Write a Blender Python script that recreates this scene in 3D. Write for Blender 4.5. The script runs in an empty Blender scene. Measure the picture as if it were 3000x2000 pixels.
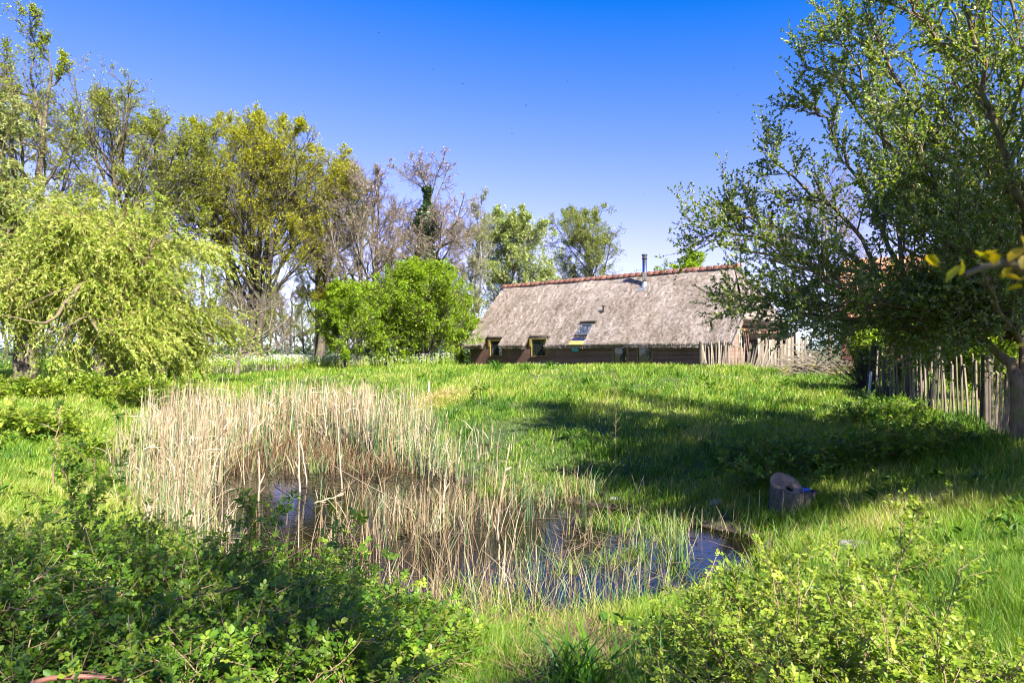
import bpy, math, random
import numpy as np
rng = np.random.default_rng(11)
random.seed(5)
SC = bpy.context.scene
COL = SC.collection
F = 2000.0; CX, CY = 1500.0, 1035.0          # focal length and horizon of the 3000 x 2000 photograph
WATER = -2.6

# ------------------------------------------------------------------ small vector helpers
def nrm(a):
    a = np.asarray(a, float)
    return a / np.maximum(np.linalg.norm(a, axis=-1, keepdims=True), 1e-9)
def reseed(k):
    global rng
    rng = np.random.default_rng(int(k))
def U(a, b, n=None): return rng.uniform(a, b, n)
def at(px, py, d): return np.array([(px-CX)/F*d, d, (CY-py)/F*d])
def perp(t):
    r = rng.normal(size=t.shape)
    r -= (r*t).sum(-1, keepdims=True)*t
    return nrm(r)

# ------------------------------------------------------------------ object helpers
def tag(o, label=None, cat=None, group=None, kind=None):
    if label: o['label'] = label
    if cat: o['category'] = cat
    if group: o['group'] = group
    if kind: o['kind'] = kind
    return o
def thing(name, label, cat, loc=(0, 0, 0), rz=0.0, group=None):
    o = bpy.data.objects.new(name, None)
    COL.objects.link(o)
    o.empty_display_size = 0.2
    o.location = loc; o.rotation_euler = (0, 0, rz)
    return tag(o, label, cat, group)
def link(name, me, mat=None, parent=None):
    o = bpy.data.objects.new(name, me)
    COL.objects.link(o)
    if mat is not None and not me.materials: me.materials.append(mat)
    if parent is not None: o.parent = parent
    return o
def copy_tree(o, parent=None):
    c = o.copy(); COL.objects.link(c)
    if parent is not None: c.parent = parent
    for ch in o.children: copy_tree(ch, c)
    return c

class Geo:
    """collects quads (numpy) with one float per vertex for the natural variation between leaves or blades"""
    def __init__(s): s.v = []; s.q = []; s.a = []; s.n = 0
    def add(s, v, q, a=None):
        v = np.asarray(v, float).reshape(-1, 3); q = np.asarray(q, np.int64).reshape(-1, 4)
        s.v.append(v); s.q.append(q + s.n); s.n += len(v)
        s.a.append(np.full(len(v), .5) if a is None else np.broadcast_to(np.asarray(a, float), (len(v),)))
        return s
    def mesh(s, name, smooth=False):
        v = np.concatenate(s.v).astype(np.float32); q = np.concatenate(s.q).astype(np.int32)
        a = np.concatenate(s.a).astype(np.float32)
        me = bpy.data.meshes.new(name)
        me.vertices.add(len(v)); me.vertices.foreach_set('co', v.ravel())
        me.loops.add(q.size); me.loops.foreach_set('vertex_index', q.ravel())
        me.polygons.add(len(q)); me.polygons.foreach_set('loop_start', np.arange(0, q.size, 4, dtype=np.int32))
        if smooth: me.polygons.foreach_set('use_smooth', np.ones(len(q), bool))
        at_ = me.attributes.new('v', 'FLOAT', 'POINT'); at_.data.foreach_set('value', a)
        me.update(calc_edges=True)
        return me
    def build(s, name, mat, parent=None, smooth=False):
        return link(name, s.mesh(name, smooth), mat, parent)

def tubes(geo, pts, rad, S=4, a=None):
    pts = np.asarray(pts, float); N, P, _ = pts.shape
    t = np.empty_like(pts); t[:, 1:-1] = pts[:, 2:]-pts[:, :-2]; t[:, 0] = pts[:, 1]-pts[:, 0]; t[:, -1] = pts[:, -1]-pts[:, -2]
    t = nrm(t)
    ref = np.zeros((N, 1, 3)); vert = np.abs(t[:, :1, 2]) > .8
    ref[..., 0] = vert; ref[..., 2] = ~vert
    u = nrm(np.cross(t, np.broadcast_to(ref, t.shape))); w = np.cross(t, u)
    ang = np.arange(S)*2*np.pi/S
    ring = pts[:, :, None]+np.asarray(rad)[:, :, None, None]*(u[:, :, None]*np.cos(ang)[:, None]+w[:, :, None]*np.sin(ang)[:, None])
    base = (np.arange(N)*P*S)[:, None, None]; i = (np.arange(P-1)*S)[None, :, None]; j = np.arange(S)[None, None, :]; k = (j+1) % S
    q = np.stack([base+i+j, base+i+k, base+i+S+k, base+i+S+j], -1)
    av = None if a is None else np.repeat(np.asarray(a, float), P*S)
    geo.add(ring, q, av)
def ribbons(geo, pts, w, side, a=None):
    pts = np.asarray(pts, float); N, P, _ = pts.shape
    o = side[:, None, :]*(np.asarray(w)[:, :, None]*.5)
    v = np.stack([pts-o, pts+o], 2)
    b = (np.arange(N)*P*2)[:, None]; i = (np.arange(P-1)*2)[None]
    q = np.stack([b+i, b+i+1, b+i+3, b+i+2], -1)
    geo.add(v, q, None if a is None else np.repeat(a, P*2))
LEAF6 = np.array([[0, 0, 0], [-.3, .28, .09], [-.34, .66, .1], [0, 1, -.04], [.34, .66, .1], [.3, .28, .09]], float)
Q6 = np.array([[0, 3, 2, 1], [0, 5, 4, 3]])
LEAF4 = np.array([[0, 0, 0], [-.42, .48, .08], [0, 1, -.03], [.42, .48, .08]], float)
Q4 = np.array([[0, 3, 2, 1]])
def scatter(geo, tm, tq, pos, axis, normal, L, W, a=None):
    y = nrm(axis); x = nrm(np.cross(y, normal)); z = np.cross(x, y)
    N = len(pos); L = np.broadcast_to(L, (N,)); W = np.broadcast_to(W, (N,))
    v = pos[:, None]+tm[None, :, 0:1]*W[:, None, None]*x[:, None]+tm[None, :, 1:2]*L[:, None, None]*y[:, None]+tm[None, :, 2:3]*L[:, None, None]*z[:, None]
    q = tq[None]+(np.arange(N)*len(tm))[:, None, None]
    geo.add(v, q, None if a is None else np.repeat(a, len(tm)))
def grow(base, d, length, P, wander=.15, trop=(0, 0, 0)):
    N = len(base); pts = np.empty((N, P, 3)); pts[:, 0] = base; d = nrm(d); trop = np.asarray(trop, float)
    st = (np.broadcast_to(length, (N,))/(P-1))[:, None]
    for i in range(1, P):
        d = nrm(d+rng.normal(0, wander, (N, 3))+trop)
        pts[:, i] = pts[:, i-1]+d*st
    return pts
def sample(pts, t):
    """t (N,k) -> positions and tangents (N,k,3)"""
    N, P, _ = pts.shape; x = np.clip(t*(P-1), 0, P-1.001); i = x.astype(int); f = (x-i)[..., None]; r = np.arange(N)[:, None]
    return pts[r, i]*(1-f)+pts[r, i+1]*f, nrm(pts[r, i+1]-pts[r, i])
def spawn(pts, rad, k, t0, t1, ang, sd):
    N = len(pts); t = t0+(t1-t0)*(np.arange(k)[None]+U(0, 1, (N, k)))/k
    p, tg = sample(pts, t)
    x = np.clip(t*(pts.shape[1]-1), 0, pts.shape[1]-1.001); i = x.astype(int); r = np.asarray(rad)[np.arange(N)[:, None], i]
    A = rng.normal(ang, sd, (N, k, 1)); d = np.cos(A)*tg+np.sin(A)*perp(tg)
    return p.reshape(-1, 3), d.reshape(-1, 3), t.ravel(), r.ravel(), np.repeat(np.arange(N), k)
def box_geo(x0, x1, y0, y1, z0, z1):
    v = [(x0, y0, z0), (x1, y0, z0), (x1, y1, z0), (x0, y1, z0), (x0, y0, z1), (x1, y0, z1), (x1, y1, z1), (x0, y1, z1)]
    return v, [(0, 3, 2, 1), (4, 5, 6, 7), (0, 1, 5, 4), (1, 2, 6, 5), (2, 3, 7, 6), (3, 0, 4, 7)]
class MB:
    def __init__(s): s.v = []; s.f = []
    def add(s, v, f):
        n = len(s.v); s.v += [tuple(map(float, p)) for p in v]; s.f += [tuple(i+n for i in q) for q in f]; return s
    def box(s, *a): return s.add(*box_geo(*a))
    def build(s, name, mat, parent=None, uv=None, bevel=0):
        me = bpy.data.meshes.new(name); me.from_pydata(s.v, [], s.f); me.update()
        if uv:
            l = me.uv_layers.new(name='UVMap')
            for lp in me.loops: l.data[lp.index].uv = uv(me.vertices[lp.vertex_index].co)
        o = link(name, me, mat, parent)
        if bevel:
            m = o.modifiers.new('bevel', 'BEVEL'); m.width = bevel; m.segments = 2; m.limit_method = 'ANGLE'
        return o
def lathe(mb, prof, c=(0, 0, 0), n=20, cap=True):
    v = []; f = []
    for r, z in prof:
        for k in range(n): a = 2*math.pi*k/n; v.append((c[0]+r*math.cos(a), c[1]+r*math.sin(a), c[2]+z))
    for i in range(len(prof)-1):
        for k in range(n): f.append((i*n+k, i*n+(k+1) % n, (i+1)*n+(k+1) % n, (i+1)*n+k))
    if cap: f += [tuple(range(n))[::-1], tuple((len(prof)-1)*n+k for k in range(n))]
    return mb.add(v, f)

# ------------------------------------------------------------------ materials
def new_mat(name):
    m = bpy.data.materials.new(name); m.use_nodes = True; nt = m.node_tree; nt.nodes.clear()
    out = nt.nodes.new('ShaderNodeOutputMaterial'); return m, nt, out
def nd(nt, t, **kw):
    n = nt.nodes.new(t)
    for k, v in kw.items():
        if k in n.inputs: n.inputs[k].default_value = v
        else: setattr(n, k, v)
    return n
def ramp(nt, fac, stops):
    r = nt.nodes.new('ShaderNodeValToRGB'); e = r.color_ramp.elements
    while len(e) < len(stops): e.new(.5)
    for x, (p, c) in zip(e, stops): x.position = p; x.color = (*c, 1)
    nt.links.new(fac, r.inputs[0]); return r.outputs[0]
def noise(nt, scale, detail=3, vec=None, rough=.55):
    n = nd(nt, 'ShaderNodeTexNoise', Scale=scale, Detail=detail, Roughness=rough)
    if vec is not None: nt.links.new(vec, n.inputs['Vector'])
    return n.outputs['Fac']
def objco(nt): return nt.nodes.new('ShaderNodeTexCoord').outputs['Object']
def leaf_mat(name, stops, trans=.35, rough=.45, tint=(1.25, 1.15, .5), spec=.35, patch=None):
    m, nt, out = new_mat(name); L = nt.links
    a = nd(nt, 'ShaderNodeAttribute', attribute_name='v').outputs['Fac']
    fac = a
    if patch:                                       # slow natural drift of colour over the field
        geo = nt.nodes.new('ShaderNodeNewGeometry').outputs['Position']
        n = noise(nt, patch[0], 4, geo)
        ad = nd(nt, 'ShaderNodeMath', operation='MULTIPLY_ADD'); L.new(n, ad.inputs[0]); ad.inputs[1].default_value = patch[1]; L.new(a, ad.inputs[2])
        sb = nd(nt, 'ShaderNodeMath', operation='SUBTRACT', use_clamp=True); L.new(ad.outputs[0], sb.inputs[0]); sb.inputs[1].default_value = patch[1]*.5
        fac = sb.outputs[0]
    c = ramp(nt, fac, stops)
    p = nd(nt, 'ShaderNodeBsdfPrincipled', Roughness=rough); p.inputs['Specular IOR Level'].default_value = spec
    L.new(c, p.inputs['Base Color'])
    t = nt.nodes.new('ShaderNodeBsdfTranslucent')
    mul = nd(nt, 'ShaderNodeMix', data_type='RGBA', blend_type='MULTIPLY'); mul.inputs[0].default_value = 1
    L.new(c, mul.inputs[6]); mul.inputs[7].default_value = (*tint, 1); L.new(mul.outputs[2], t.inputs['Color'])
    mx = nd(nt, 'ShaderNodeMixShader'); mx.inputs[0].default_value = trans
    L.new(p.outputs[0], mx.inputs[1]); L.new(t.outputs[0], mx.inputs[2]); L.new(mx.outputs[0], out.inputs[0])
    return m
def bark_mat(name, c1, c2, c3=None, scale=6, bump=.6):
    m, nt, out = new_mat(name); L = nt.links; co = objco(nt)
    mp = nd(nt, 'ShaderNodeMapping'); mp.inputs['Scale'].default_value = (1, 1, .22); L.new(co, mp.inputs[0])
    n = noise(nt, scale*2.2, 5, mp.outputs[0], .65); col = ramp(nt, n, [(.3, c1), (.7, c2)])
    if c3:
        n2 = noise(nt, scale*.8, 4, co); mk = ramp(nt, n2, [(.52, (0, 0, 0)), (.66, (1, 1, 1))])
        mx = nd(nt, 'ShaderNodeMix', data_type='RGBA'); L.new(mk, mx.inputs[0]); L.new(col, mx.inputs[6]); mx.inputs[7].default_value = (*c3, 1); col = mx.outputs[2]
    p = nd(nt, 'ShaderNodeBsdfPrincipled', Roughness=.85); p.inputs['Specular IOR Level'].default_value = .2; L.new(col, p.inputs['Base Color'])
    b = nd(nt, 'ShaderNodeBump', Strength=bump, Distance=.03); L.new(n, b.inputs['Height']); L.new(b.outputs[0], p.inputs['Normal'])
    L.new(p.outputs[0], out.inputs[0]); return m
def plain(name, c, rough=.6, metal=0.0, var=.25, scale=8, bump=.15):
    m, nt, out = new_mat(name); L = nt.links; co = objco(nt); n = noise(nt, scale, 5, co)
    lo = tuple(x*(1-var) for x in c); hi = tuple(min(1, x*(1+var)) for x in c)
    col = ramp(nt, n, [(.3, lo), (.7, hi)])
    p = nd(nt, 'ShaderNodeBsdfPrincipled', Roughness=rough, Metallic=metal); L.new(col, p.inputs['Base Color'])
    b = nd(nt, 'ShaderNodeBump', Strength=bump, Distance=.01); L.new(noise(nt, scale*5, 3, co), b.inputs['Height']); L.new(b.outputs[0], p.inputs['Normal'])
    L.new(p.outputs[0], out.inputs[0]); return m
def brick_mat(name, c1, c2, mortar, bw=.22, rh=.066):
    m, nt, out = new_mat(name); L = nt.links
    uv = nt.nodes.new('ShaderNodeTexCoord').outputs['UV']
    b = nd(nt, 'ShaderNodeTexBrick'); L.new(uv, b.inputs['Vector'])
    for k, v in (('Scale', 1), ('Mortar Size', .006), ('Mortar Smooth', .2), ('Bias', 0), ('Brick Width', bw), ('Row Height', rh)): b.inputs[k].default_value = v
    b.inputs['Color1'].default_value = (*c1, 1); b.inputs['Color2'].default_value = (*c2, 1); b.inputs['Mortar'].default_value = (*mortar, 1)
    n = noise(nt, 1.3, 5, uv); mx = nd(nt, 'ShaderNodeMix', data_type='RGBA', blend_type='MULTIPLY'); mx.inputs[0].default_value = .8
    L.new(b.outputs['Color'], mx.inputs[6]); L.new(ramp(nt, n, [(.25, (.55, .55, .55)), (.7, (1.2, 1.2, 1.2))]), mx.inputs[7])
    p = nd(nt, 'ShaderNodeBsdfPrincipled', Roughness=.9); L.new(mx.outputs[2], p.inputs['Base Color'])
    bp = nd(nt, 'ShaderNodeBump', Strength=.6, Distance=.008, invert=True); L.new(b.outputs['Fac'], bp.inputs['Height']); L.new(bp.outputs[0], p.inputs['Normal'])
    L.new(p.outputs[0], out.inputs[0]); return m
def glass_mat(name, c=(.02, .025, .025), rough=.03):
    m, nt, out = new_mat(name); L = nt.links
    p = nd(nt, 'ShaderNodeBsdfPrincipled', Roughness=rough, IOR=1.6); p.inputs['Base Color'].default_value = (*c, 1); p.inputs['Specular IOR Level'].default_value = .9
    b = nd(nt, 'ShaderNodeBump', Strength=.05, Distance=.05); L.new(noise(nt, 1.5, 2, objco(nt)), b.inputs['Height']); L.new(b.outputs[0], p.inputs['Normal'])
    L.new(p.outputs[0], out.inputs[0]); return m

M = {}
M['grass'] = leaf_mat('grass blades', [(0, (.04, .13, .012)), (.28, (.12, .26, .016)), (.58, (.25, .37, .03)), (.82, (.4, .42, .1)), (1, (.55, .47, .25))], .45, .5, patch=(.3, 1.1))
M['reed'] = leaf_mat('dry reed straw', [(0, (.09, .05, .024)), (.35, (.22, .155, .08)), (.7, (.4, .32, .2)), (1, (.6, .52, .38))], .2, .55, (1, .9, .7))
M['reed_green'] = leaf_mat('young reed leaf', [(0, (.06, .14, .06)), (.6, (.14, .24, .1)), (1, (.34, .36, .1))], .3)
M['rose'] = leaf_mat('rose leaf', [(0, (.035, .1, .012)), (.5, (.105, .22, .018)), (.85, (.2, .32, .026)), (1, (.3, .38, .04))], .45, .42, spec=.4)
M['rose_lit'] = leaf_mat('sunlit rose leaf', [(0, (.06, .13, .012)), (.5, (.17, .27, .02)), (1, (.34, .4, .05))], .4, .45, spec=.35)  # lighter copy of the rose leaf, sunlight put into its colour
M['cane'] = plain('rose cane', (.24, .17, .09), .7, 0, .5, 3)
M['bark'] = bark_mat('grey brown bark', (.05, .04, .03), (.17, .14, .11), (.16, .16, .07), 3)
M['bark_pale'] = bark_mat('pale dead bark', (.12, .1, .08), (.27, .23, .18), (.26, .22, .07), 4)
M['bark_dark'] = bark_mat('dark bark', (.03, .026, .022), (.1, .085, .07), (.1, .1, .045), 3)
M['bark_birch'] = bark_mat('birch bark', (.1, .09, .08), (.32, .3, .27), None, 3)
M['twig'] = bark_mat('pale twig bark', (.08, .066, .05), (.21, .18, .14), (.19, .17, .075), 3)
M['bark_willow'] = bark_mat('fissured willow bark', (.05, .04, .028), (.27, .2, .12), (.12, .15, .04), 5, 1.0)
M['leaf_oak'] = leaf_mat('oak spring leaf', [(0, (.18, .22, .006)), (.5, (.38, .41, .01)), (1, (.55, .54, .02))], .5)
M['leaf_sparse'] = leaf_mat('opening green leaf', [(0, (.15, .22, .015)), (.6, (.3, .37, .025)), (1, (.45, .48, .06))], .5)
M['leaf_bright'] = leaf_mat('bright hazel leaf', [(0, (.1, .22, .008)), (.5, (.22, .36, .01)), (1, (.38, .48, .02))], .45)
M['leaf_grey'] = leaf_mat('whitebeam leaf', [(0, (.13, .22, .03)), (.6, (.32, .4, .12)), (1, (.6, .62, .34))], .35)
M['leaf_birch'] = leaf_mat('birch leaf', [(0, (.13, .2, .03)), (.6, (.27, .33, .07)), (1, (.42, .44, .15))], .4)
M['leaf_ivy'] = leaf_mat('ivy leaf', [(0, (.012, .03, .01)), (.7, (.03, .06, .018)), (1, (.07, .11, .03))], .15, .35)
M['seed'] = leaf_mat('dry seed wings', [(0, (.26, .2, .14)), (1, (.48, .37, .28))], .25, .6, (1, .9, .8))
M['leaf_willow'] = leaf_mat('weeping willow leaf', [(0, (.12, .22, .02)), (.5, (.3, .4, .05)), (1, (.52, .55, .17))], .48)
M['leaf_willow_grey'] = leaf_mat('grey willow leaf', [(0, (.12, .2, .05)), (.5, (.25, .31, .09)), (1, (.4, .42, .18))], .4)
M['willow_strand'] = plain('yellow willow strand', (.3, .25, .06), .6)
M['leaf_sallow'] = leaf_mat('sallow leaf', [(0, (.07, .14, .03)), (.5, (.16, .25, .045)), (.85, (.29, .38, .06)), (1, (.5, .54, .05))], .5, .35, (1.5, 1.35, .3), .5)
M['catkin'] = leaf_mat('sallow catkin', [(0, (.26, .3, .15)), (1, (.5, .52, .33))], .25, .7)
M['leaf_yellow'] = leaf_mat('yellow oak leaf', [(0, (.34, .36, .01)), (1, (.6, .42, .012))], .5)
M['lilac'] = leaf_mat('lilac blossom', [(0, (.18, .08, .32)), (1, (.36, .2, .52))], .3)
M['umbel'] = leaf_mat('white umbel', [(0, (.55, .58, .42)), (1, (.85, .85, .78))], .3, .6, (1, 1, .9))
M['litter'] = leaf_mat('dead wet litter', [(0, (.018, .012, .007)), (.6, (.06, .04, .02)), (1, (.24, .17, .09))], .1)

# ------------------------------------------------------------------ terrain height
POND = np.array([(-7.2, 18.6), (-6.0, 20.2), (-4.3, 18.6), (-3.0, 16.4), (-1.7, 14.6), (-.2, 13), (1.4, 11.7), (2.6, 10.6), (3.5, 9.6), (3.1, 8.6), (1.8, 7.5),
                 (.5, 6.75), (-.6, 6.6), (-1.8, 7.0), (-3.2, 8.2), (-4.5, 9.9), (-5.6, 12.2), (-6.6, 15)])
def pond_sd(x, y):
    p = np.stack([np.ravel(x), np.ravel(y)], -1); a = POND; b = np.roll(POND, -1, 0)
    best = np.full(len(p), 1e9); ins = np.zeros(len(p), bool)
    for (ax, ay), (bx, by) in zip(a, b):
        dx, dy = bx-ax, by-ay
        t = np.clip(((p[:, 0]-ax)*dx+(p[:, 1]-ay)*dy)/(dx*dx+dy*dy), 0, 1)
        best = np.minimum(best, np.hypot(p[:, 0]-ax-t*dx, p[:, 1]-ay-t*dy))
        c = (ay > p[:, 1]) != (by > p[:, 1]); ins ^= c & (p[:, 0] < dx*(p[:, 1]-ay)/(dy if abs(dy) > 1e-9 else 1e-9)+ax)
    return np.where(ins, -best, best).reshape(np.shape(x))
CTRL = [(0, 0, -1.65), (-3, 0, -1.65), (3, 0, -1.62), (0, -8, -1.6), (-8, -5, -1.6), (8, -5, -1.5), (-3, 4, -1.75), (3, 4.2, -1.8), (0, 4.4, -1.95), (1.5, 5, -2.1), (3.4, 6, -1.9), (6, 5, -1.5), (-7, 5, -1.75), (-3, 5.6, -1.95), (-6, 9, -1.9), (-9, 8, -1.75),
        (-10, 12, -1.72), (-9, 16, -1.65), (-12, 20, -1.5), (-9.5, 21, -1.5), (-9, 26, -1.4), (-15, 28, -1.35), (-8, 38, -1.2), (-20, 45, -1.15), (-30, 30, -1.3),
        (3, 16, -1.72), (1, 16, -1.8), (-1.5, 17.8, -1.75), (5, 20, -1.25), (8, 24, -.88), (-1, 30, -.66), (3, 28, -.58), (8, 26.5, -.62), (-5, 32, -.7), (-9, 35, -.92), (-12, 38, -1.05), (-2.2, 21, -1.35), (-5, 26, -1.1), (-7, 23, -1.4), (2, 22, -1.15),
        (-3, 43, -1.0), (4, 37, -.95), (10.5, 31, -.78), (12, 28.5, -.7), (15, 38, -1.0), (8, 45, -1.1), (10, 18, -1.0), (9, 12.6, -1.3), (7.4, 10, -1.33), (5.2, 9, -2.05), (4.1, 10.1, -2.36), (4.1, 9.5, -2.42), (5.5, 12, -1.9), (6, 15, -1.5), (12, 24, -.85), (12, 10, -1.2), (8, 6, -1.4), (20, 28, -.95), (25, 15, -1.1),
        (-3, 12, -3.0), (-1, 9, -2.95), (1.2, 9.5, -2.85), (-5, 16, -2.85)] + [(x, y, WATER) for x, y in POND]
C_ = np.array(CTRL, float); _D = np.linalg.norm(C_[:, None, :2]-C_[None, :, :2], axis=-1); _n = len(C_)
_A = np.zeros((_n+3, _n+3)); _A[:_n, :_n] = _D-np.eye(_n)*.15; _A[:_n, _n] = 1; _A[:_n, _n+1:] = C_[:, :2]; _A[_n, :_n] = 1; _A[_n+1:, :_n] = C_[:, :2].T
_W = np.linalg.solve(_A, np.concatenate([C_[:, 2], [0, 0, 0]]))
def hz(x, y):
    x = np.asarray(x, float); y = np.asarray(y, float); shp = np.shape(x); X = np.ravel(x); Y = np.ravel(y); o = np.empty(len(X))
    for s in range(0, len(X), 60000):
        a, b = X[s:s+60000], Y[s:s+60000]; cx = np.clip(a, -45, 45); cy = np.clip(b, -15, 60)
        h = np.hypot(cx[:, None]-C_[None, :, 0], cy[:, None]-C_[None, :, 1])@_W[:_n]+_W[_n]+_W[_n+1]*cx+_W[_n+2]*cy
        r = np.hypot(a, b-20); k = np.clip((r-26)/16, 0, 1); k = k*k*(3-2*k)
        h = h*(1-k)+(-1.22)*k
        h += .035*np.sin(a*2.1+.6*np.sin(b*1.3))*np.sin(b*1.7+.8)+.02*np.sin(a*5.3+b*2.2)*np.sin(b*4.1-a)
        sd = pond_sd(a, b)
        h = np.where(sd < 0, np.minimum(h, WATER+.02+.3*np.maximum(sd, -1.2)), np.maximum(h, WATER+.02+.07*np.minimum(sd, 3)))
        o[s:s+60000] = h
    return o.reshape(shp)
def G1(x, y): return float(hz(np.array([x]), np.array([y]))[0])

def terrain():
    def axis(lo, hi, step, far):
        a = list(np.arange(lo, hi+1e-6, step)); s = step
        while a[-1] < far: s *= 1.28; a.append(a[-1]+s)
        s = step
        while a[0] > -far: s *= 1.28; a.insert(0, a[0]-s)
        return np.array(a)
    xs = axis(-18, 18, .16, 4000); ys = axis(-3, 40, .16, 4000)
    X, Y = np.meshgrid(xs, ys, indexing='ij'); Z = hz(X, Y)
    nx, ny = X.shape; i = np.arange(nx-1)[:, None]; j = np.arange(ny-1)[None]
    q = np.stack([i*ny+j, (i+1)*ny+j, (i+1)*ny+j+1, i*ny+j+1], -1)
    m, nt, out = new_mat('meadow soil'); L = nt.links; co = objco(nt)
    g = ramp(nt, noise(nt, .35, 6, co), [(.3, (.045, .075, .014)), (.55, (.085, .105, .022)), (.75, (.17, .14, .055))])
    fine = ramp(nt, noise(nt, 9, 5, co), [(.3, (.45, .45, .45)), (.7, (1.3, 1.3, 1.3))])
    mx = nd(nt, 'ShaderNodeMix', data_type='RGBA', blend_type='MULTIPLY'); mx.inputs[0].default_value = 1; L.new(g, mx.inputs[6]); L.new(fine, mx.inputs[7])
    sp = nd(nt, 'ShaderNodeSeparateXYZ'); L.new(co, sp.inputs[0])
    mud = nd(nt, 'ShaderNodeMapRange'); mud.inputs['From Min'].default_value = -2.42; mud.inputs['From Max'].default_value = -2.6; L.new(sp.outputs[2], mud.inputs['Value'])
    mx2 = nd(nt, 'ShaderNodeMix', data_type='RGBA'); L.new(mud.outputs[0], mx2.inputs[0]); L.new(mx.outputs[2], mx2.inputs[6])
    L.new(ramp(nt, noise(nt, 6, 5, co), [(.3, (.02, .014, .009)), (.7, (.07, .05, .03))]), mx2.inputs[7])
    p = nd(nt, 'ShaderNodeBsdfPrincipled', Roughness=.95); L.new(mx2.outputs[2], p.inputs['Base Color'])
    b = nd(nt, 'ShaderNodeBump', Strength=.8, Distance=.06); L.new(noise(nt, 7, 6, co), b.inputs['Height']); L.new(b.outputs[0], p.inputs['Normal'])
    L.new(p.outputs[0], out.inputs[0])
    o = Geo().add(np.stack([X, Y, Z], -1), q).build('ground', m, smooth=True)
    tag(o, 'grassy meadow ground falling to the pond and running to the far fields', None, None, 'structure')
def water():
    m, nt, out = new_mat('dark pond water'); L = nt.links; co = objco(nt)
    p = nd(nt, 'ShaderNodeBsdfPrincipled', Roughness=.04, IOR=1.33); p.inputs['Specular IOR Level'].default_value = .75
    L.new(ramp(nt, noise(nt, 1.2, 4, co), [(.35, (.003, .003, .002)), (.7, (.01, .008, .004))]), p.inputs['Base Color'])
    b = nd(nt, 'ShaderNodeBump', Strength=.1, Distance=.02); L.new(noise(nt, 9, 3, co), b.inputs['Height']); L.new(b.outputs[0], p.inputs['Normal'])
    L.new(p.outputs[0], out.inputs[0])
    c = POND.mean(0); P = c+(POND-c)*1.06
    o = MB().add([(x, y, WATER) for x, y in P], [tuple(range(len(P)))]).build('pond_water', m)
    tag(o, 'dark still pond water mirroring blue sky among reeds', None, None, 'structure')

# ------------------------------------------------------------------ grass
def house_mask(x, y):
    u = (x+.5)*.742-(y-47.7)*.67; v = (x+.5)*.67+(y-47.7)*.742
    return (u > -.3) & (u < 18.2) & (v > -3.7) & (v < 3.7)
def fbm(x, y, s, seed):
    r = np.random.default_rng(seed); o = 0; a = 1
    for k in range(5):
        th, p1, p2 = r.uniform(0, 6.28, 3); f = s*(1.9**k)
        o = o+a*np.sin((x*math.cos(th)+y*math.sin(th))*f+p1+1.5*np.sin((y*math.cos(th)-x*math.sin(th))*f*.8+p2)); a *= .62
    return o/2.2
def rand_field(n, d0, d1, pxa=-250, pxb=3250):
    a = (U(pxa, pxb, n)-CX)/F; d = np.exp(U(math.log(d0), math.log(d1), n))
    return a*d, d
def blades(geo, x, y, h, w, v, lean=.45, segs=3, z=None, wind=(.12, .05)):
    n = len(x); z = hz(x, y)-.02 if z is None else z
    az = U(0, 2*np.pi, n); ln = np.abs(rng.normal(lean, .22, n))
    dx = np.cos(az)*ln+wind[0]; dy = np.sin(az)*ln+wind[1]
    t = np.linspace(0, 1, segs+1)
    bx = x[:, None]+(dx*h)[:, None]*t**2; by = y[:, None]+(dy*h)[:, None]*t**2
    bz = z[:, None]+h[:, None]*(t-.28*np.minimum(ln, 1)[:, None]*t**2.5)
    pts = np.stack([bx, by, bz], -1)
    sa = az+np.pi/2+U(-1.0, 1.0, n); side = np.stack([np.cos(sa), np.sin(sa), np.zeros(n)], -1)
    # turn the flat of the blade mostly towards where it can be seen
    W = w[:, None]*(1-.9*t**1.6)
    ribbons(geo, pts, W, side, v)
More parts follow.
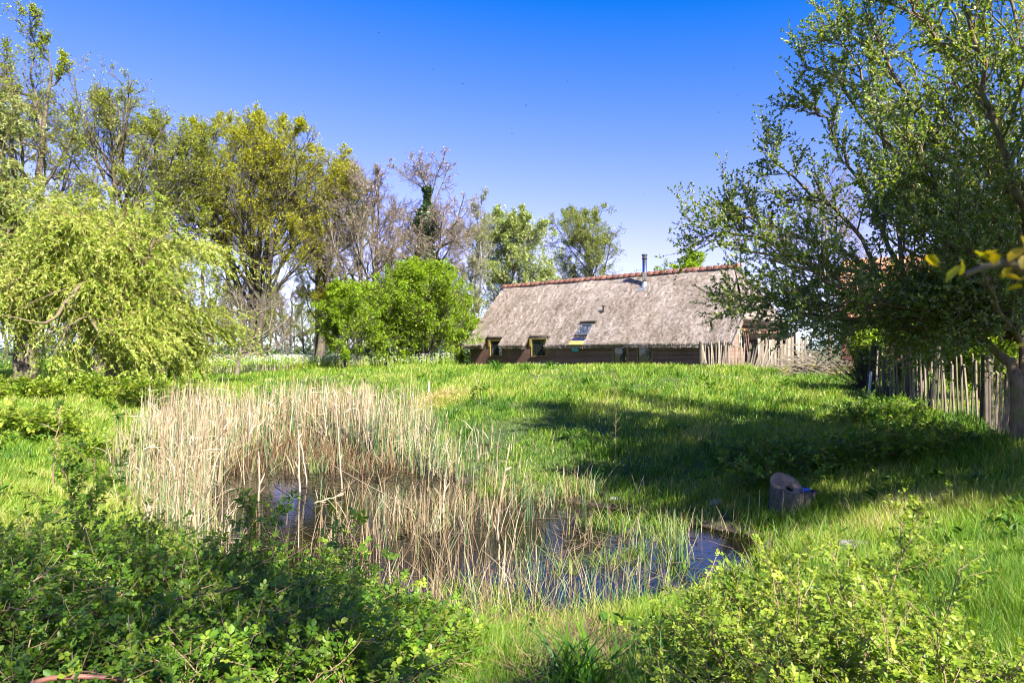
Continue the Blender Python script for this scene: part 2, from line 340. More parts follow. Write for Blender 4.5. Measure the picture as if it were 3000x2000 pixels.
def grass():
    reseed(12)
    # near blades, long and lush to the right; LOD density falls with distance
    geo = Geo()
    x, y = rand_field(640000, 2.3, 46)
    sd = pond_sd(x, y); d = np.hypot(x, y)
    keep = (sd > .12) & ~house_mask(x, y)
    # barer, littered gap in front of the pond and the sandy scar on the slope
    gap = np.exp(-((x-.55)/.7)**2-((y-5.4)/1.2)**2)
    scar = np.exp(-((x+2.3)/.9)**2-((y-21.2)/1.2)**2)
    left = 1/(1+np.exp((x+.32*y+1.2)/.6)) * ((y > 7) & (y < 26))
    mar = np.clip((sd-.1)/1.0, .08, 1)
    keep &= U(0, 1, len(x)) < np.clip(mar*(1-.75*gap)*(1-.8*scar), 0, 1)
    shadebush = (x < -.4) & (y < 5.2); keep &= ~(shadebush & (U(0, 1, len(x)) < .75))
    x, y, d, sd, gap, scar, left = [a[keep] for a in (x, y, d, sd, gap, scar, left)]
    f1 = fbm(x, y, .55, 3); f2 = fbm(x, y, 1.7, 8)
    right = np.clip((x-1.2)/2, 0, 1)*np.clip((7-y)/2, 0, 1)
    h = (.16+.07*f1+.06*f2)*U(.55, 1.35, len(x))+.16*right*U(.4, 1.2, len(x))
    h = np.clip(h, .06, .6)*np.where(d > 22, 1.15, 1)
    w = np.maximum(.0042, .00115*d)*U(.7, 1.3, len(x))
    f3 = fbm(x, y, 3.4, 40); v = .41+.15*f2+.15*f1+.13*f3+rng.normal(0, .15, len(x))+.32*gap+.5*scar+.12*left-.05*right
    v = np.where(U(0, 1, len(x)) < .09, U(.8, 1, len(x)), v)
    blades(geo, x, y, h, w, np.clip(v, 0, 1))
    n = 5200; x = -2.3+rng.normal(0, .55, n)-.25*rng.normal(0, 1, n); y = 21.2+rng.normal(0, .75, n); blades(geo, x, y, U(.05, .16, n), np.full(n, .026), np.clip(U(.75, 1.1, n), 0, 1), 1.2)
    o = geo.build('meadow_grass', M['grass']); tag(o, 'green spring grass covering the meadow and the slope', 'grass', None, 'stuff')
    # broad leaved weeds
    geo = Geo(); x, y = rand_field(300, 5, 30); k = (pond_sd(x, y) > .8) & ~house_mask(x, y); x, y = x[k], y[k]; n = 14; X_ = np.repeat(x, n)+rng.normal(0, .05, len(x)*n); Y_ = np.repeat(y, n)+rng.normal(0, .05, len(x)*n); a = U(0, 6.28, len(X_)); big = np.repeat(U(.6, 1.4, len(x)), n)*(1+.03*Y_)
    scatter(geo, LEAF6, Q6, np.stack([X_, Y_, hz(X_, Y_)+U(.04, .2, len(X_))], -1), np.stack([np.cos(a), np.sin(a), U(.1, .8, len(X_))], -1), rng.normal(0, .3, (len(X_), 3))+[0, 0, 1], .1*big*U(.6, 1.2, len(X_)), .05*big, np.clip(rng.normal(.35, .2, len(X_)), 0, 1))
    tag(geo.build('meadow_weeds', M['rose']), 'broad leaved weeds scattered through the meadow grass', 'weeds', None, 'stuff')
    # taller seed stalks, darker tussocks
    geo = Geo(); x, y = rand_field(2600, 3.0, 34); sd = pond_sd(x, y); k = (sd > .3) & ~house_mask(x, y) & (fbm(x, y, .8, 21) > .1); x, y = x[k], y[k]
    n = 26; X = np.repeat(x, n)+rng.normal(0, .07, len(x)*n)*(1+.03*np.repeat(y, n)); Y = np.repeat(y, n)+rng.normal(0, .07, len(x)*n)*(1+.03*np.repeat(y, n))
    vv = np.repeat(U(.05, .45, len(x)), n)+rng.normal(0, .06, len(X)); hh = np.repeat(U(.22, .42, len(x)), n)*U(.6, 1.2, len(X))
    blades(geo, X, Y, hh, np.maximum(.005, .001*Y)*U(.8, 1.4, len(X)), np.clip(vv, 0, 1), .6)
    o = geo.build('tussock_grass', M['grass']); tag(o, 'darker taller grass tussocks dotted over the slope', 'grass', None, 'stuff')

# ------------------------------------------------------------------ reeds and pond litter
def reeds():
    reseed(13)
    n = 150000; x = U(-10.5, 4.2, n); y = U(6.2, 23.5, n); sd = pond_sd(x, y)
    west = (x < .6) & (y > 8.6)
    wid = np.interp(y, [8.6, 11, 14, 18, 23], [.7, 1.2, 1.7, 2.4, 2.6]); wid = np.where(x > -4.2, np.minimum(wid, 1.6), wid); fade = np.clip((.6-x)/3.0, 0, 1)
    zA = west & (sd > np.where(y < 13.5, -.08, -.3)) & (sd < wid+.5*fbm(x, y, 1.2, 5)) & (U(0, 1, n) < fade*(.46+.42*fbm(x, y, 2.3, 15)))
    pA = np.clip(1-(sd-1.0)/1.9, .12, 1)*np.where((x > -3.2) & (y > 12), .75, 1)
    zI = (sd < -.2) & (y > 14.5); zB = (sd < .6) & (y < 12.5) & (x < 1.7) & (x > -2.9); zC = (sd < .9) & (x > .0) & (sd > -1.6)
    den = np.where(zA, 1.0*pA, 0)+np.where(zI, .3, 0)+np.where(zB, np.where(sd > -.7, .3, .1)*(fbm(x, y, 1.6, 9) > .05)+.6*np.exp(-((x+.25)/.8)**2-((y-7.2)/.8)**2)+.2*np.exp(-((x-.9)/.6)**2-((y-7.2)/.5)**2)+.5*np.exp(-((x+1.5)/1.0)**2-((y-10.6)/1.1)**2), 0)+np.where(zC, .09*(fbm(x, y, 1.9, 14) > .0), 0)
    den = np.maximum(den, np.where((sd < 0) & (fbm(x, y, 1.3, 77) > .5), .07, 0))
    k = U(0, 1, n) < den*.55; x, y, sd = x[k], y[k], sd[k]; zA, zI, zB, zC = zA[k], zI[k], zB[k], zC[k]
    z = np.where(sd < 0, WATER-.05, hz(x, y)-.03); N = len(x); f = fbm(x, y, .9, 31)
    h = np.where(zA, (np.interp(y, [9, 13, 17, 22], [.68, .85, 1.05, 1.1])+.22*f)*U(.35, 1.3, N)*np.clip(.5+.5*fade[k], 0, 1)*np.clip(1.15-.2*np.maximum(sd-.8, 0), .5, 1.2), U(.2, .72, N)); h = np.where(zI & ~zA, U(.2, .6, N), h); h = np.where(zC & ~zA & ~zB, U(.2, .55, N), h)
    ln = np.where(zA, np.where(U(0, 1, N) < .15, .45, .12), .38)
    az = U(0, 2*np.pi, N); L = np.abs(rng.normal(0, 1, N))*ln; t = np.linspace(0, 1, 4)
    pts = np.stack([x[:, None]+(np.cos(az)*L*h)[:, None]*(.6*t+.4*t*t)+(.05*h)[:, None]*t, y[:, None]+(np.sin(az)*L*h)[:, None]*(.6*t+.4*t*t), z[:, None]+h[:, None]*t*(1-.25*L[:, None]*t)], -1)
    v = np.where(zA, .62, .48)+rng.normal(0, .22, N); v = np.where(zI & ~zA, v-.32, v)
    g1, g2 = Geo(), Geo(); d = y; th = np.maximum(.0055, .00078*d)
    sa = U(-1, 1, N); side = np.stack([np.cos(sa), np.sin(sa), 0*sa], -1)
    grn = (U(0, 1, N) < np.where(zA, .3+.2*(x > -3.6), np.where(zC, .55, .15))); 
    w = (th*U(.7, 1.5, N))[:, None]*np.array([1, .95, .8, .35])
    ribbons(g1, pts[~grn], w[~grn], side[~grn], np.clip(v, 0, 1)[~grn])
    hg = .82; P2 = pts.copy(); P2[:, :, 2] = z[:, None]+(pts[:, :, 2]-z[:, None])*hg
    ribbons(g2, P2[grn], w[grn]*1.25, side[grn], U(0, 1, int(grn.sum())))
    # papery leaves coming off the stalks
    s = np.where(zA & ~grn & (U(0, 1, N) < .75))[0]; tt = U(.25, .9, (len(s), 1)); p, tg = sample(pts[s], tt); p = p[:, 0]
    a2 = U(0, 2*np.pi, len(s)); dr = np.stack([np.cos(a2)*.6, np.sin(a2)*.6, U(.1, 1.2, len(s))], -1)
    lp = grow(p, dr, U(.15, .4, len(s)), 4, .1, (0, 0, -.18)); sd2 = nrm(np.cross(dr, [0, 0, 1])+rng.normal(0, .3, (len(s), 3)))
    ribbons(g1, lp, (th[s]*1.4)[:, None]*np.array([.6, 1, .8, .1]), sd2, np.clip(v[s]+.1, 0, 1))
    tag(g1.build('dry_reeds', M['reed']), 'straw coloured dry reeds standing round the pond edge', 'reeds', None, 'stuff')
    tag(g2.build('young_reeds', M['reed_green']), 'blue green young reed shoots among the dry reeds', 'reeds', None, 'stuff')
    # fallen stems and litter lying in the water
    n = 9000; x = U(-7.5, 4, n); y = U(6.2, 20.5, n); sd = pond_sd(x, y); f = fbm(x, y, 1.1, 52)
    k = (sd < .45) & (U(0, 1, n) < np.where(y > 14, .9, np.clip(.34+.6*f, .05, .95))); x, y = x[k], y[k]; N = len(x); a = rng.normal(.2, 1.1, N)
    dr = np.stack([np.cos(a), np.sin(a), U(-.05, .4, N)*(U(0, 1, N) < .4)], -1); zz = np.maximum(WATER+U(.0, .035, N), hz(x, y)+.01)
    pts = grow(np.stack([x, y, zz], -1), dr, U(.12, .6, N), 3, .06); pts[:, :, 2] = np.maximum(pts[:, :, 2], zz[:, None])
    g = Geo(); ribbons(g, pts, np.maximum(.006, .0011*y)[:, None]*np.array([1, 1, .6])*U(.6, 1.6, (N, 1)), nrm(np.cross(dr, [0, 0, 1])), np.clip(U(0, 1, N)**1.2+.2*(y < 10), 0, 1))
    # dry litter on the bare gap before the pond
    n = 5200; x = rng.normal(.42, .42, n); y = U(3.1, 6.8, n); zz = hz(x, y)+U(.005, .04, n); a = U(0, 6.28, n); dr = np.stack([np.cos(a), np.sin(a), U(-.05, .35, n)], -1); pl = grow(np.stack([x, y, zz], -1), dr, U(.06, .3, n), 3, .15); ribbons(g, pl, np.full((n, 1), .006)*np.array([1, 1, .5]), nrm(np.cross(dr, [0, 0, 1])+rng.normal(0, .2, (n, 3))), U(.5, 1, n))
    # matted dead leaves
    n = 16000; x = U(-7.5, 4.4, n); y = U(5.2, 20.5, n); sd = pond_sd(x, y); f = fbm(x, y, 1.4, 61); k = (sd < .8) & ((f > .4) | (sd > -.15)) & (U(0, 1, n) < .5); x, y = x[k], y[k]; N = len(x)
    zz = np.maximum(WATER+U(.0, .02, N), hz(x, y)+.012); pos = np.stack([x, y, zz], -1); a = U(0, 6.28, N)
    scatter(g, LEAF4, Q4, pos, np.stack([np.cos(a), np.sin(a), U(-.1, .25, N)], -1), nrm(rng.normal(0, .3, (N, 3))+[0, 0, 1]), U(.05, .14, N), U(.02, .05, N), U(0, .55, N))
    tag(g.build('pond_litter', M['litter']), 'brown fallen reed stems and dead leaves matted on the water', 'litter', None, 'stuff')
    # olive water grass on the shaded eastern end
    g = Geo(); a = U(0, 6.28, 1500); r_ = .36+np.abs(rng.normal(0, .22, 1500)); blades(g, 4.14+np.cos(a)*r_, 10.2+np.sin(a)*r_, U(.16, .42, 1500), .011*U(.6, 1.3, 1500), np.clip(rng.normal(.3, .15, 1500), 0, 1), .6)
    n = 26000; x = U(-.8, 4.6, n); y = U(6.2, 13.6, n); sd = pond_sd(x, y); f = fbm(x, y, 1.5, 91); k = (sd > -1.3) & (sd < .9) & (f > .1-.35*(sd > -.1)) & (U(0, 1, n) < .7); x, y = x[k], y[k]; N = len(x)
    blades(g, x, y, U(.08, .28, N), .0095*U(.6, 1.4, N), np.clip(rng.normal(.5, .2, N), 0, 1), .9, 3, np.maximum(hz(x, y), WATER-.02))
    tag(g.build('water_grass', M['grass']), 'olive floating grass fringing the shallow end of the pond', 'grass', None, 'stuff')

def cattails():
    reseed(16)
    def stalk(name, label, pts, r0, r1, head=None, v=.9, cat='cattail stalk', group='pale cattail stalks in the pond'):
        b = np.array(pts[0]); P = np.array(pts); t = np.linspace(0, 1, 9); idx = t*(len(P)-1); i = np.minimum(idx.astype(int), len(P)-2); f = (idx-i)[:, None]
        pp = P[i]*(1-f)+P[i+1]*f+rng.normal(0, .006, (9, 3)); root = thing(name, label, cat, tuple(b), 0, group)
        r0 *= .72; r1 *= .72; v *= .86; g = Geo(); tubes(g, (pp-b)[None], np.linspace(r0, r1, 9)[None], 6, [v])
        # split papery sheath
        k = 5; pb, tg = sample((pp-b)[None], np.linspace(.15, .85, k)[None]); dd = nrm(tg[0]*1.0+rng.normal(0, .22, (k, 3))); lp = grow(pb[0], dd, U(.12, .3, k), 4, .08, (0, 0, -.1))
        ribbons(g, lp, np.full((k, 1), r0*1.7)*np.array([.9, 1, .8, .2]), nrm(np.cross(dd, [.3, 1, 0])), np.full(k, v)); g.build('stem', M['reed'], root, True)
        if head:
            m = MB(); a, c, r = head; top = pp[-1]-b; dirn = nrm(pp[-1]-pp[-3]); n = 14; rr = []
            g = Geo(); tt = np.linspace(0, 1, 9); P3 = (top-dirn*a)[None]+dirn[None]*(tt*c)[:, None]
            tubes(g, P3[None], (r*np.array([.3, .85, 1, .8, 1.05, .75, 1.0, .7, .25]))[None], 8, [.8]); ho = g.build('seed_head', M['head'], root, True)
        return root
    M['head'] = plain('woolly seed head', (.46, .36, .3), .95, 0, .35, 30, .8)
    w = lambda px, py: at(px, py, WATER*F/(CY-py))
    def up(px0, py0, px1, py1, dd=0.0):
        b = w(px0, py0); return [b, at(px1, py1, b[1]+dd)]
    A = 'cattail_stalk'
    stalk(A, 'tall thin cattail stalk with a woolly seed head against the grass slope', [w(1236, 1425), at(1252, 1290, 13.4), at(1256, 1128, 13.5)], .009, .006, (.16, .24, .024), .55)
    stalk(A, 'thick bleached cattail stem, tallest of the broken ones in the water', up(878, 1440, 874, 1258), .028, .016, None, 1)
    stalk(A, 'bleached stem leaning against the tallest broken cattail in the water', up(900, 1418, 880, 1290), .02, .014, None, 1)
    stalk(A, 'short bleached cattail stump left of the tallest broken stem', up(758, 1468, 760, 1322), .026, .02, None, .9)
    stalk(A, 'pale slender cattail stem standing straight left of the short stump', up(715, 1420, 712, 1272), .018, .012, None, .8)
    stalk(A, 'long pale cattail stem leaning slightly right of the green iris tuft', up(1003, 1436, 985, 1196), .02, .01, None, 1)
    stalk(A, 'slanting pale stem crossing the reeds behind the broken cattails', up(808, 1330, 832, 1232), .022, .012, None, .8)
    stalk(A, 'broken stem lying flat on the open water', [w(920, 1478)+[0, 0, .03], w(1008, 1456)+[0, 0, .05]], .02, .018, None, .85)
    stalk(A, 'long stem fallen across the open water towards the grassy bank', [w(1220, 1510)+[0, 0, .06], w(968, 1402)+[0, 0, .3]], .015, .009, None, .85)
    stalk(A, 'dead stem leaning left over the lit grass slope', [w(1475, 1365), at(1410, 1178, 13.4)], .012, .008, None, .8)
    stalk(A, 'frayed grey stem leaning right beside the green shoots in the pond', [w(1460, 1500), at(1490, 1318, 11.4)], .024, .007, None, .7)
    stalk(A, 'forked bleached stem with split top in the middle of the pond', [w(1298, 1500), at(1304, 1385, 11.2)], .024, .018, None, 1)
    stalk(A, 'short brown stump standing on the shaded right part of the water', up(1580, 1500, 1577, 1436), .02, .018, None, .4)
    stalk(A, 'bleached stem rising from the tawny reed clump in front of the water', up(1462, 1640, 1458, 1490), .018, .012, None, .95)
    # iris tuft
    def tuft(name, label, cat, x, y, z, n, h, w_, mat, vr, lean=.35):
        root = thing(name, label, cat, (x, y, z)); g = Geo(); X = rng.normal(0, .05+h*.06, n); Y = rng.normal(0, .05+h*.06, n)
        blades(g, X, Y, U(.5, 1.05, n)*h, np.full(n, w_), U(*vr, n), lean, 5, np.zeros(n)-.02, (0, 0)); g.build('leaves', mat, root); return root
    b = w(920, 1385); tuft('iris_tuft', 'yellow green iris leaves fanning out of the open water', 'iris', *b, 16, .62, .026, M['reed_green'], (.5, 1), .3)
    b = w(765, 1330); tuft('iris_tuft', 'blue green iris blades standing among the dry reeds', 'iris', *b, 12, .7, .024, M['reed_green'], (.0, .3), .2)
    b = w(1560, 1520); tuft('sedge_tuft', 'upright blue green shoots in the dark water beside the forked stem', 'sedge', *b, 14, .6, .014, M['reed_green'], (0, .4), .12)
    b = w(1985, 1640); tuft('sedge_tuft', 'brown green sedge clump standing in the blue water', 'sedge', *b, 60, .62, .012, M['reed_green'], (.3, 1), .18)
    b = w(1860, 1600); tuft('sedge_tuft', 'small sedge tuft beside the bluest patch of water', 'sedge', *b, 26, .34, .011, M['reed_green'], (.2, .9), .3)
    for px, py, d_, hh, lab in ((1700, 1990, 3.75, .5, 'broad leaved dock clump at the bottom edge between the two thickets'), (1545, 1095, 27, .5, 'blue green tuft of coarse leaves on the crest before the house'), (1455, 1088, 28, .55, 'dark spreading tuft of grass on the crest below the second window'), (1720, 1138, 23, .45, 'thistle rosette on the upper slope'), (1610, 1085, 29, .4, 'small grey green tuft beside the coarse tuft on the crest')):
        x = (px-CX)/F*d_; tuft('dock_tuft', lab, 'plant tuft', x, d_, G1(x, d_), 60, hh, .03+.0006*d_, M['grass'], (0, .45), .6)

# ------------------------------------------------------------------ trees
def exit_len(b, d, c, R):
    p = (b-c)/R; e = d/R; A = (e*e).sum(-1); B = (p*e).sum(-1); Cc = (p*p).sum(-1)-1
    D = np.maximum(B*B-A*Cc, 0); return np.maximum((-B+np.sqrt(D))/A, 0)
def tree_mesh(H, tr, c, R, stems=1, spread=.12, first=.25, k=(14, 9, 7, 4), ang=(.95, .8, .75, .7), up=(.05, .05, .02, 0), wander=(.1, .16, .2, .22), reach=.9, lv=4, leaf=.11, lw=.8, leaf_mode='tree', minr=.011, base_drop=.25, l2=.5, l3=.45, vbias=0, lsd=.2):
    """returns (wood Geo, leaf Geo) for a tree standing at the origin"""
    wood, lf = Geo(), Geo(); c = np.array(c, float); R = np.array(R, float)
    a = U(0, 6.28, stems)+np.arange(stems)*6.28/stems; s0 = np.stack([np.cos(a), np.sin(a), 0*a], -1)
    base = s0*(.12*tr*8 if stems > 1 else 0)*np.array([1, 1, 0]); base[:, 2] -= base_drop
    tgt = c*np.array([1, 1, 0])+s0*R*np.array([.45, .45, 0])*(stems > 1)*spread*6; tgt[:, 2] = c[2]+R[2]*reach*U(.8, 1, stems)
    P = 14; t = np.linspace(0, 1, P); tp = base[:, None]*(1-t)[None, :, None]+tgt[:, None]*t[None, :, None]
    wob = np.cumsum(rng.normal(0, .018*H, (stems, P, 3)), 1)*np.array([1, 1, 0]); wob -= wob[:, :1]; tp += wob*(t**1)[None, :, None]*.8
    rt = tr*(1-t)**.75+.018; rt = rt*(1+.45*np.exp(-t*P*.9)); rad = np.repeat(rt[None], stems, 0)*U(.75, 1.0, (stems, 1))
    tubes(wood, tp, rad, 9, np.full(stems, .3))
    b, d, tt, pr, _ = spawn(tp, rad, max(1, k[0]//stems), first, .97, ang[0], .2); d = nrm(d+[0, 0, .15])
    ln = exit_len(b, d, c, R)*U(.66, 1.1, len(b)); ln = np.clip(ln, .08*H, .75*H)
    r0 = np.clip(np.minimum(pr*.55, ln*.019), .02, None); p1 = grow(b, d, ln, 9, wander[0], (0, 0, up[0])); q = np.linspace(0, 1, 9); R1 = r0[:, None]*(1-.8*q)+minr*.8
    tubes(wood, p1, R1, 6)
    b, d, tt, pr, par = spawn(p1, R1, k[1], .18, .98, ang[1], .25); L2 = np.minimum(ln[par]*l2*(1.15-.6*tt), exit_len(b, d, c, R)*1.0+.25)*U(.6, 1.1, len(b)); L2 = np.maximum(L2, .15)
    p2 = grow(b, d, L2, 6, wander[1], (0, 0, up[1])); q = np.linspace(0, 1, 6); R2 = np.clip(np.minimum(pr*.6, L2*.017), minr*1.3, None)[:, None]*(1-.65*q)
    tubes(wood, p2, R2, 4)
    b, d, tt, pr, par = spawn(p2, R2, k[2], .15, 1, ang[2], .3); L3 = np.minimum(L2[par]*l3*(1.2-.5*tt), exit_len(b, d, c, R)*1.05+.3)*U(.6, 1.1, len(b)); L3 = np.maximum(L3, .12)
    p3 = grow(b, d, L3, 5, wander[2], (0, 0, up[2])); q = np.linspace(0, 1, 5); R3 = np.clip(np.minimum(pr*.6, L3*.018), minr, None)[:, None]*(1-.5*q)
    tubes(wood, p3, R3, 3); tw = p3; TL = L3
    if k[3]:
        b, d, tt, pr, par = spawn(p3, R3, k[3], .2, 1, ang[3], .3); L4 = np.maximum(L3[par]*.5*U(.5, 1.2, len(b)), .1)
        p4 = grow(b, d, L4, 4, wander[3], (0, 0, up[3])); q = np.linspace(0, 1, 4); tubes(wood, p4, np.full((len(b), 1), minr*.75)*(1-.5*q), 3); tw = p4
    if lv:
        n = int(lv*len(tw)) if lv < 1 else 0; T = tw
        if lv < 1: T = tw[rng.permutation(len(tw))[:n]]
        m = max(1, int(lv)); p, tg = sample(T, U(.15, 1, (len(T), m))); p = p.reshape(-1, 3)+rng.normal(0, leaf*.5, (len(T)*m, 3)); tg = tg.reshape(-1, 3)
        N = len(p); ax = nrm(tg*.6+rng.normal(0, .6, (N, 3))+[0, 0, -.1]); no = nrm(rng.normal(0, .7, (N, 3))+[0, 0, .8])
        clump = np.repeat(rng.normal(0, .16, len(T)), m)
        scatter(lf, LEAF4, Q4, p, ax, no, leaf*U(.6, 1.3, N), leaf*lw*U(.6, 1.2, N), np.clip(.5+vbias+clump+rng.normal(0, lsd*.7, N), 0, 1))
    return wood, lf
def tree(name, label, cat, x, y, wl, bark, leafm, group=None, rz=0, sc=1.0, z=None, crown='crown'):
    root = thing(name, label, cat, (x, y, G1(x, y) if z is None else z), rz, group)
    w, l = wl; root.scale = (sc, sc, sc)
    link('trunk', w if isinstance(w, bpy.types.Mesh) else w.mesh('trunk', True), bark, root)
    if l is not None and (not isinstance(l, Geo) or l.v): link(crown, l if isinstance(l, bpy.types.Mesh) else l.mesh('crown'), leafm, root)
    return root
def X(px, d): return (px-CX)/F*d
def Zp(py, d): return (CY-py)/F*d

def background_trees():
    def T(name, label, cat, px, d, top, cpx, half, bottom, bark, leafm, **kw):
        """crown given by its outline in metres worked out from the photograph's sight lines"""
        reseed(px*31+7); x = X(px, d); g = G1(x, d); H = Zp(top, d)-g; zb = Zp(bottom, d)-g; cz = (H+zb)/2; rz = (H-zb)/2; rx = half*1.12/F*d
        kw.setdefault('tr', .022*H); tr = kw.pop('tr')*.72; gr = kw.pop('group', None); cr = kw.pop('crown', 'crown')
        wl = tree_mesh(H, tr, (X(cpx, d)-x, 0, cz), (rx, rx*kw.pop('deep', .9), rz), **kw)
        return tree(name, label, cat, x, d, wl, bark, leafm, gr, crown=cr)
    g = 'trees of the row behind the meadow'
    T('tall_tree', 'tallest thinly leaved tree, behind the weeping willows', 'tree', 70, 31, 35, 20, 270, 700, M['bark'], M['leaf_sparse'], k=(24, 10, 8, 4), lv=3, leaf=.1, group=g, stems=3, first=.3, up=(.1, .08, .03, 0), minr=.01)
    T('tall_tree', 'thinly leaved tree with open dark branches beside the tallest tree', 'tree', 300, 34, 185, 315, 175, 760, M['bark'], M['leaf_sparse'], k=(24, 11, 8, 4), lv=2, leaf=.1, group=g, first=.3, stems=2, up=(.08, .06, .02, 0), minr=.01)
    T('leaning_tree', 'crooked leaning tree with low dark limbs behind the willow edge', 'tree', 480, 37, 335, 500, 195, 800, M['bark_dark'], M['leaf_sparse'], k=(26, 11, 8, 4), lv=3, leaf=.1, group=g, stems=2, first=.28, minr=.011)
    T('slender_tree', 'slender straight dark trunk just clear of the willow, small high crown', 'tree', 597, 42, 440, 590, 110, 640, M['bark_dark'], M['leaf_sparse'], k=(14, 8, 7, 3), lv=2, leaf=.13, group=g, first=.55, tr=.16, minr=.012)
    T('oak_tree', 'broad domed oak with yellow green leaves and several dark stems', 'oak tree', 735, 43, 335, 745, 265, 850, M['bark_dark'], M['leaf_oak'], k=(60, 11, 8, 4), lv=4, leaf=.105, group=g, stems=5, spread=.11, first=.22, up=(.08, .05, .02, 0), tr=.34, minr=.011, ang=(.75, .8, .75, .7))
    T('oak_tree', 'narrower yellow green oak with a pale trunk right of the domed oak', 'oak tree', 925, 46, 425, 950, 165, 900, M['bark'], M['leaf_oak'], k=(36, 11, 8, 4), lv=3, leaf=.11, group=g, stems=2, first=.22, tr=.36, minr=.012, up=(.08, .05, .02, 0))
    T('bare_tree', 'bare tree with pale forked limbs between the oak and the ivy tree', 'tree', 1062, 44, 480, 1080, 150, 960, M['twig'], M['seed'], k=(36, 10, 7, 4), lv=.6, leaf=.1, group=g, stems=3, first=.22, tr=.26, minr=.012, up=(.1, .06, .03, 0))
    iv = T('ivy_tree', 'bare tree with pinkish seeds and a trunk wrapped in dark ivy', 'tree', 1240, 43, 445, 1255, 150, 930, M['twig'], M['seed'], k=(44, 10, 8, 3), lv=1, leaf=.09, group=g, first=.25, tr=.26, minr=.012, ang=(1.2, .9, .8, .7), reach=.7, up=(.02, .03, .02, 0), crown='seed_clusters')
    g2 = Geo(); n = 22000; t = U(0, 1, n); zz = 1.5+t*10; rr = (1.65-1.4*t+.25*np.sin(zz*2.2))*np.sqrt(U(0.05, 1, n)); a = U(0, 6.28, n)
    side = np.where(U(0, 1, n) < .22, U(-1.9, .0, n), 0)*np.clip((7-zz)/4, 0, 1)
    pos = np.stack([np.cos(a)*rr+side+.25*t, np.sin(a)*rr, zz], -1); scatter(g2, LEAF4, Q4, pos, nrm(rng.normal(0, .6, (n, 3))+[0, 0, -.5]), nrm(np.stack([np.cos(a), np.sin(a), 0*a+.4], -1)+rng.normal(0, .3, (n, 3))), U(.14, .24, n), U(.12, .2, n), U(0, 1, n))
    g2.build('ivy', M['leaf_ivy'], iv)
    T('bare_tree', 'thin bare pale stemmed tree right of the ivy tree', 'tree', 1385, 47, 575, 1385, 90, 900, M['bark_birch'], M['leaf_birch'], k=(30, 9, 8, 3), lv=.8, leaf=.1, group=g, stems=3, first=.25, tr=.1, minr=.011, up=(.15, .1, .03, 0))
    T('whitebeam_tree', 'silvery light green tree rising behind the left end of the thatched roof', 'tree', 1485, 52, 600, 1500, 135, 980, M['bark'], M['leaf_grey'], k=(44, 10, 8, 4), lv=4, leaf=.14, first=.1, tr=.2, minr=.012, up=(.06, .05, .02, 0), ang=(1.05, .85, .75, .7), reach=.8)
    T('birch_tree', 'airy wind blown birch behind the middle of the thatched roof', 'birch tree', 1735, 55, 590, 1715, 130, 960, M['bark_dark'], M['leaf_birch'], k=(42, 11, 8, 4), lv=4, leaf=.12, first=.12, tr=.18, minr=.011, up=(.06, -.02, -.08, -.1), ang=(1.0, .85, .75, .7), lw=.6, reach=.85)
    T('small_tree', 'low round tree top peeping over the roof ridge', 'tree', 2020, 52, 742, 2015, 95, 900, M['bark'], M['leaf_bright'], k=(18, 9, 7, 3), lv=4, leaf=.15, first=.3, tr=.15)
    T('hazel_bush', 'dense bright green hazel bush at the left end of the house', 'bush', 1245, 40, 772, 1240, 165, 1075, M['bark_dark'], M['leaf_bright'], k=(84, 9, 7, 4), lv=4, leaf=.105, stems=7, spread=.13, first=.06, tr=.1, minr=.01, ang=(.9, .8, .75, .7), up=(.04, .02, 0, 0))
    T('hazel_bush', 'small bright yellow green tree left of the dense hazel', 'bush', 1015, 37, 832, 1030, 105, 1040, M['bark_dark'], M['leaf_bright'], k=(34, 9, 7, 3), lv=4, leaf=.1, stems=2, first=.2, tr=.09, minr=.009)
    T('hazel_bush', 'low spreading hazel bush filling the gap between the bright small tree and the dense hazel', 'bush', 1135, 39, 868, 1135, 105, 1080, M['bark_dark'], M['leaf_bright'], k=(42, 9, 7, 3), lv=4, leaf=.1, stems=5, spread=.13, first=.06, tr=.07, minr=.009, ang=(1.0, .85, .75, .7))
    T('hazel_bush', 'hazel bush overlapping the left edge of the thatched roof', 'bush', 1350, 46, 850, 1345, 45, 1070, M['bark_dark'], M['leaf_bright'], k=(36, 9, 7, 3), lv=4, leaf=.11, stems=5, spread=.13, first=.06, tr=.07, minr=.01, ang=(1.0, .85, .75, .7))
    T('dead_tree', 'dead pale lichen crusted tree with crooked bare branches', 'dead tree', 690, 33, 840, 720, 185, 1050, M['twig'], M['seed'], k=(18, 7, 5, 2), lv=0, first=.22, tr=.13, minr=.009, ang=(1.1, .9, .8, .8), wander=(.24, .3, .3, .3), up=(.03, 0, 0, 0), reach=.7)
    T('bare_tree', 'hazy bare tree far behind the barn, right of the roof', 'tree', 2430, 62, 500, 2440, 140, 900, M['twig'], M['seed'], k=(22, 9, 8, 4), lv=.4, leaf=.12, first=.25, tr=.25, minr=.016)
    # wood of thin trunks further back: three kinds shared by many trees
    kinds = []
    for i in range(3):
        w, l = tree_mesh(11+i, .16, (0, 0, 7.0), (2.6, 2.6, 5.0), k=(18, 8, 7, 3), lv=[2, .5, 1][i], leaf=.16, first=.22, minr=.018, stems=1+(i == 1), up=(.08, .05, 0, 0))
        kinds.append((w.mesh('trunk', True), l.mesh('crown')))
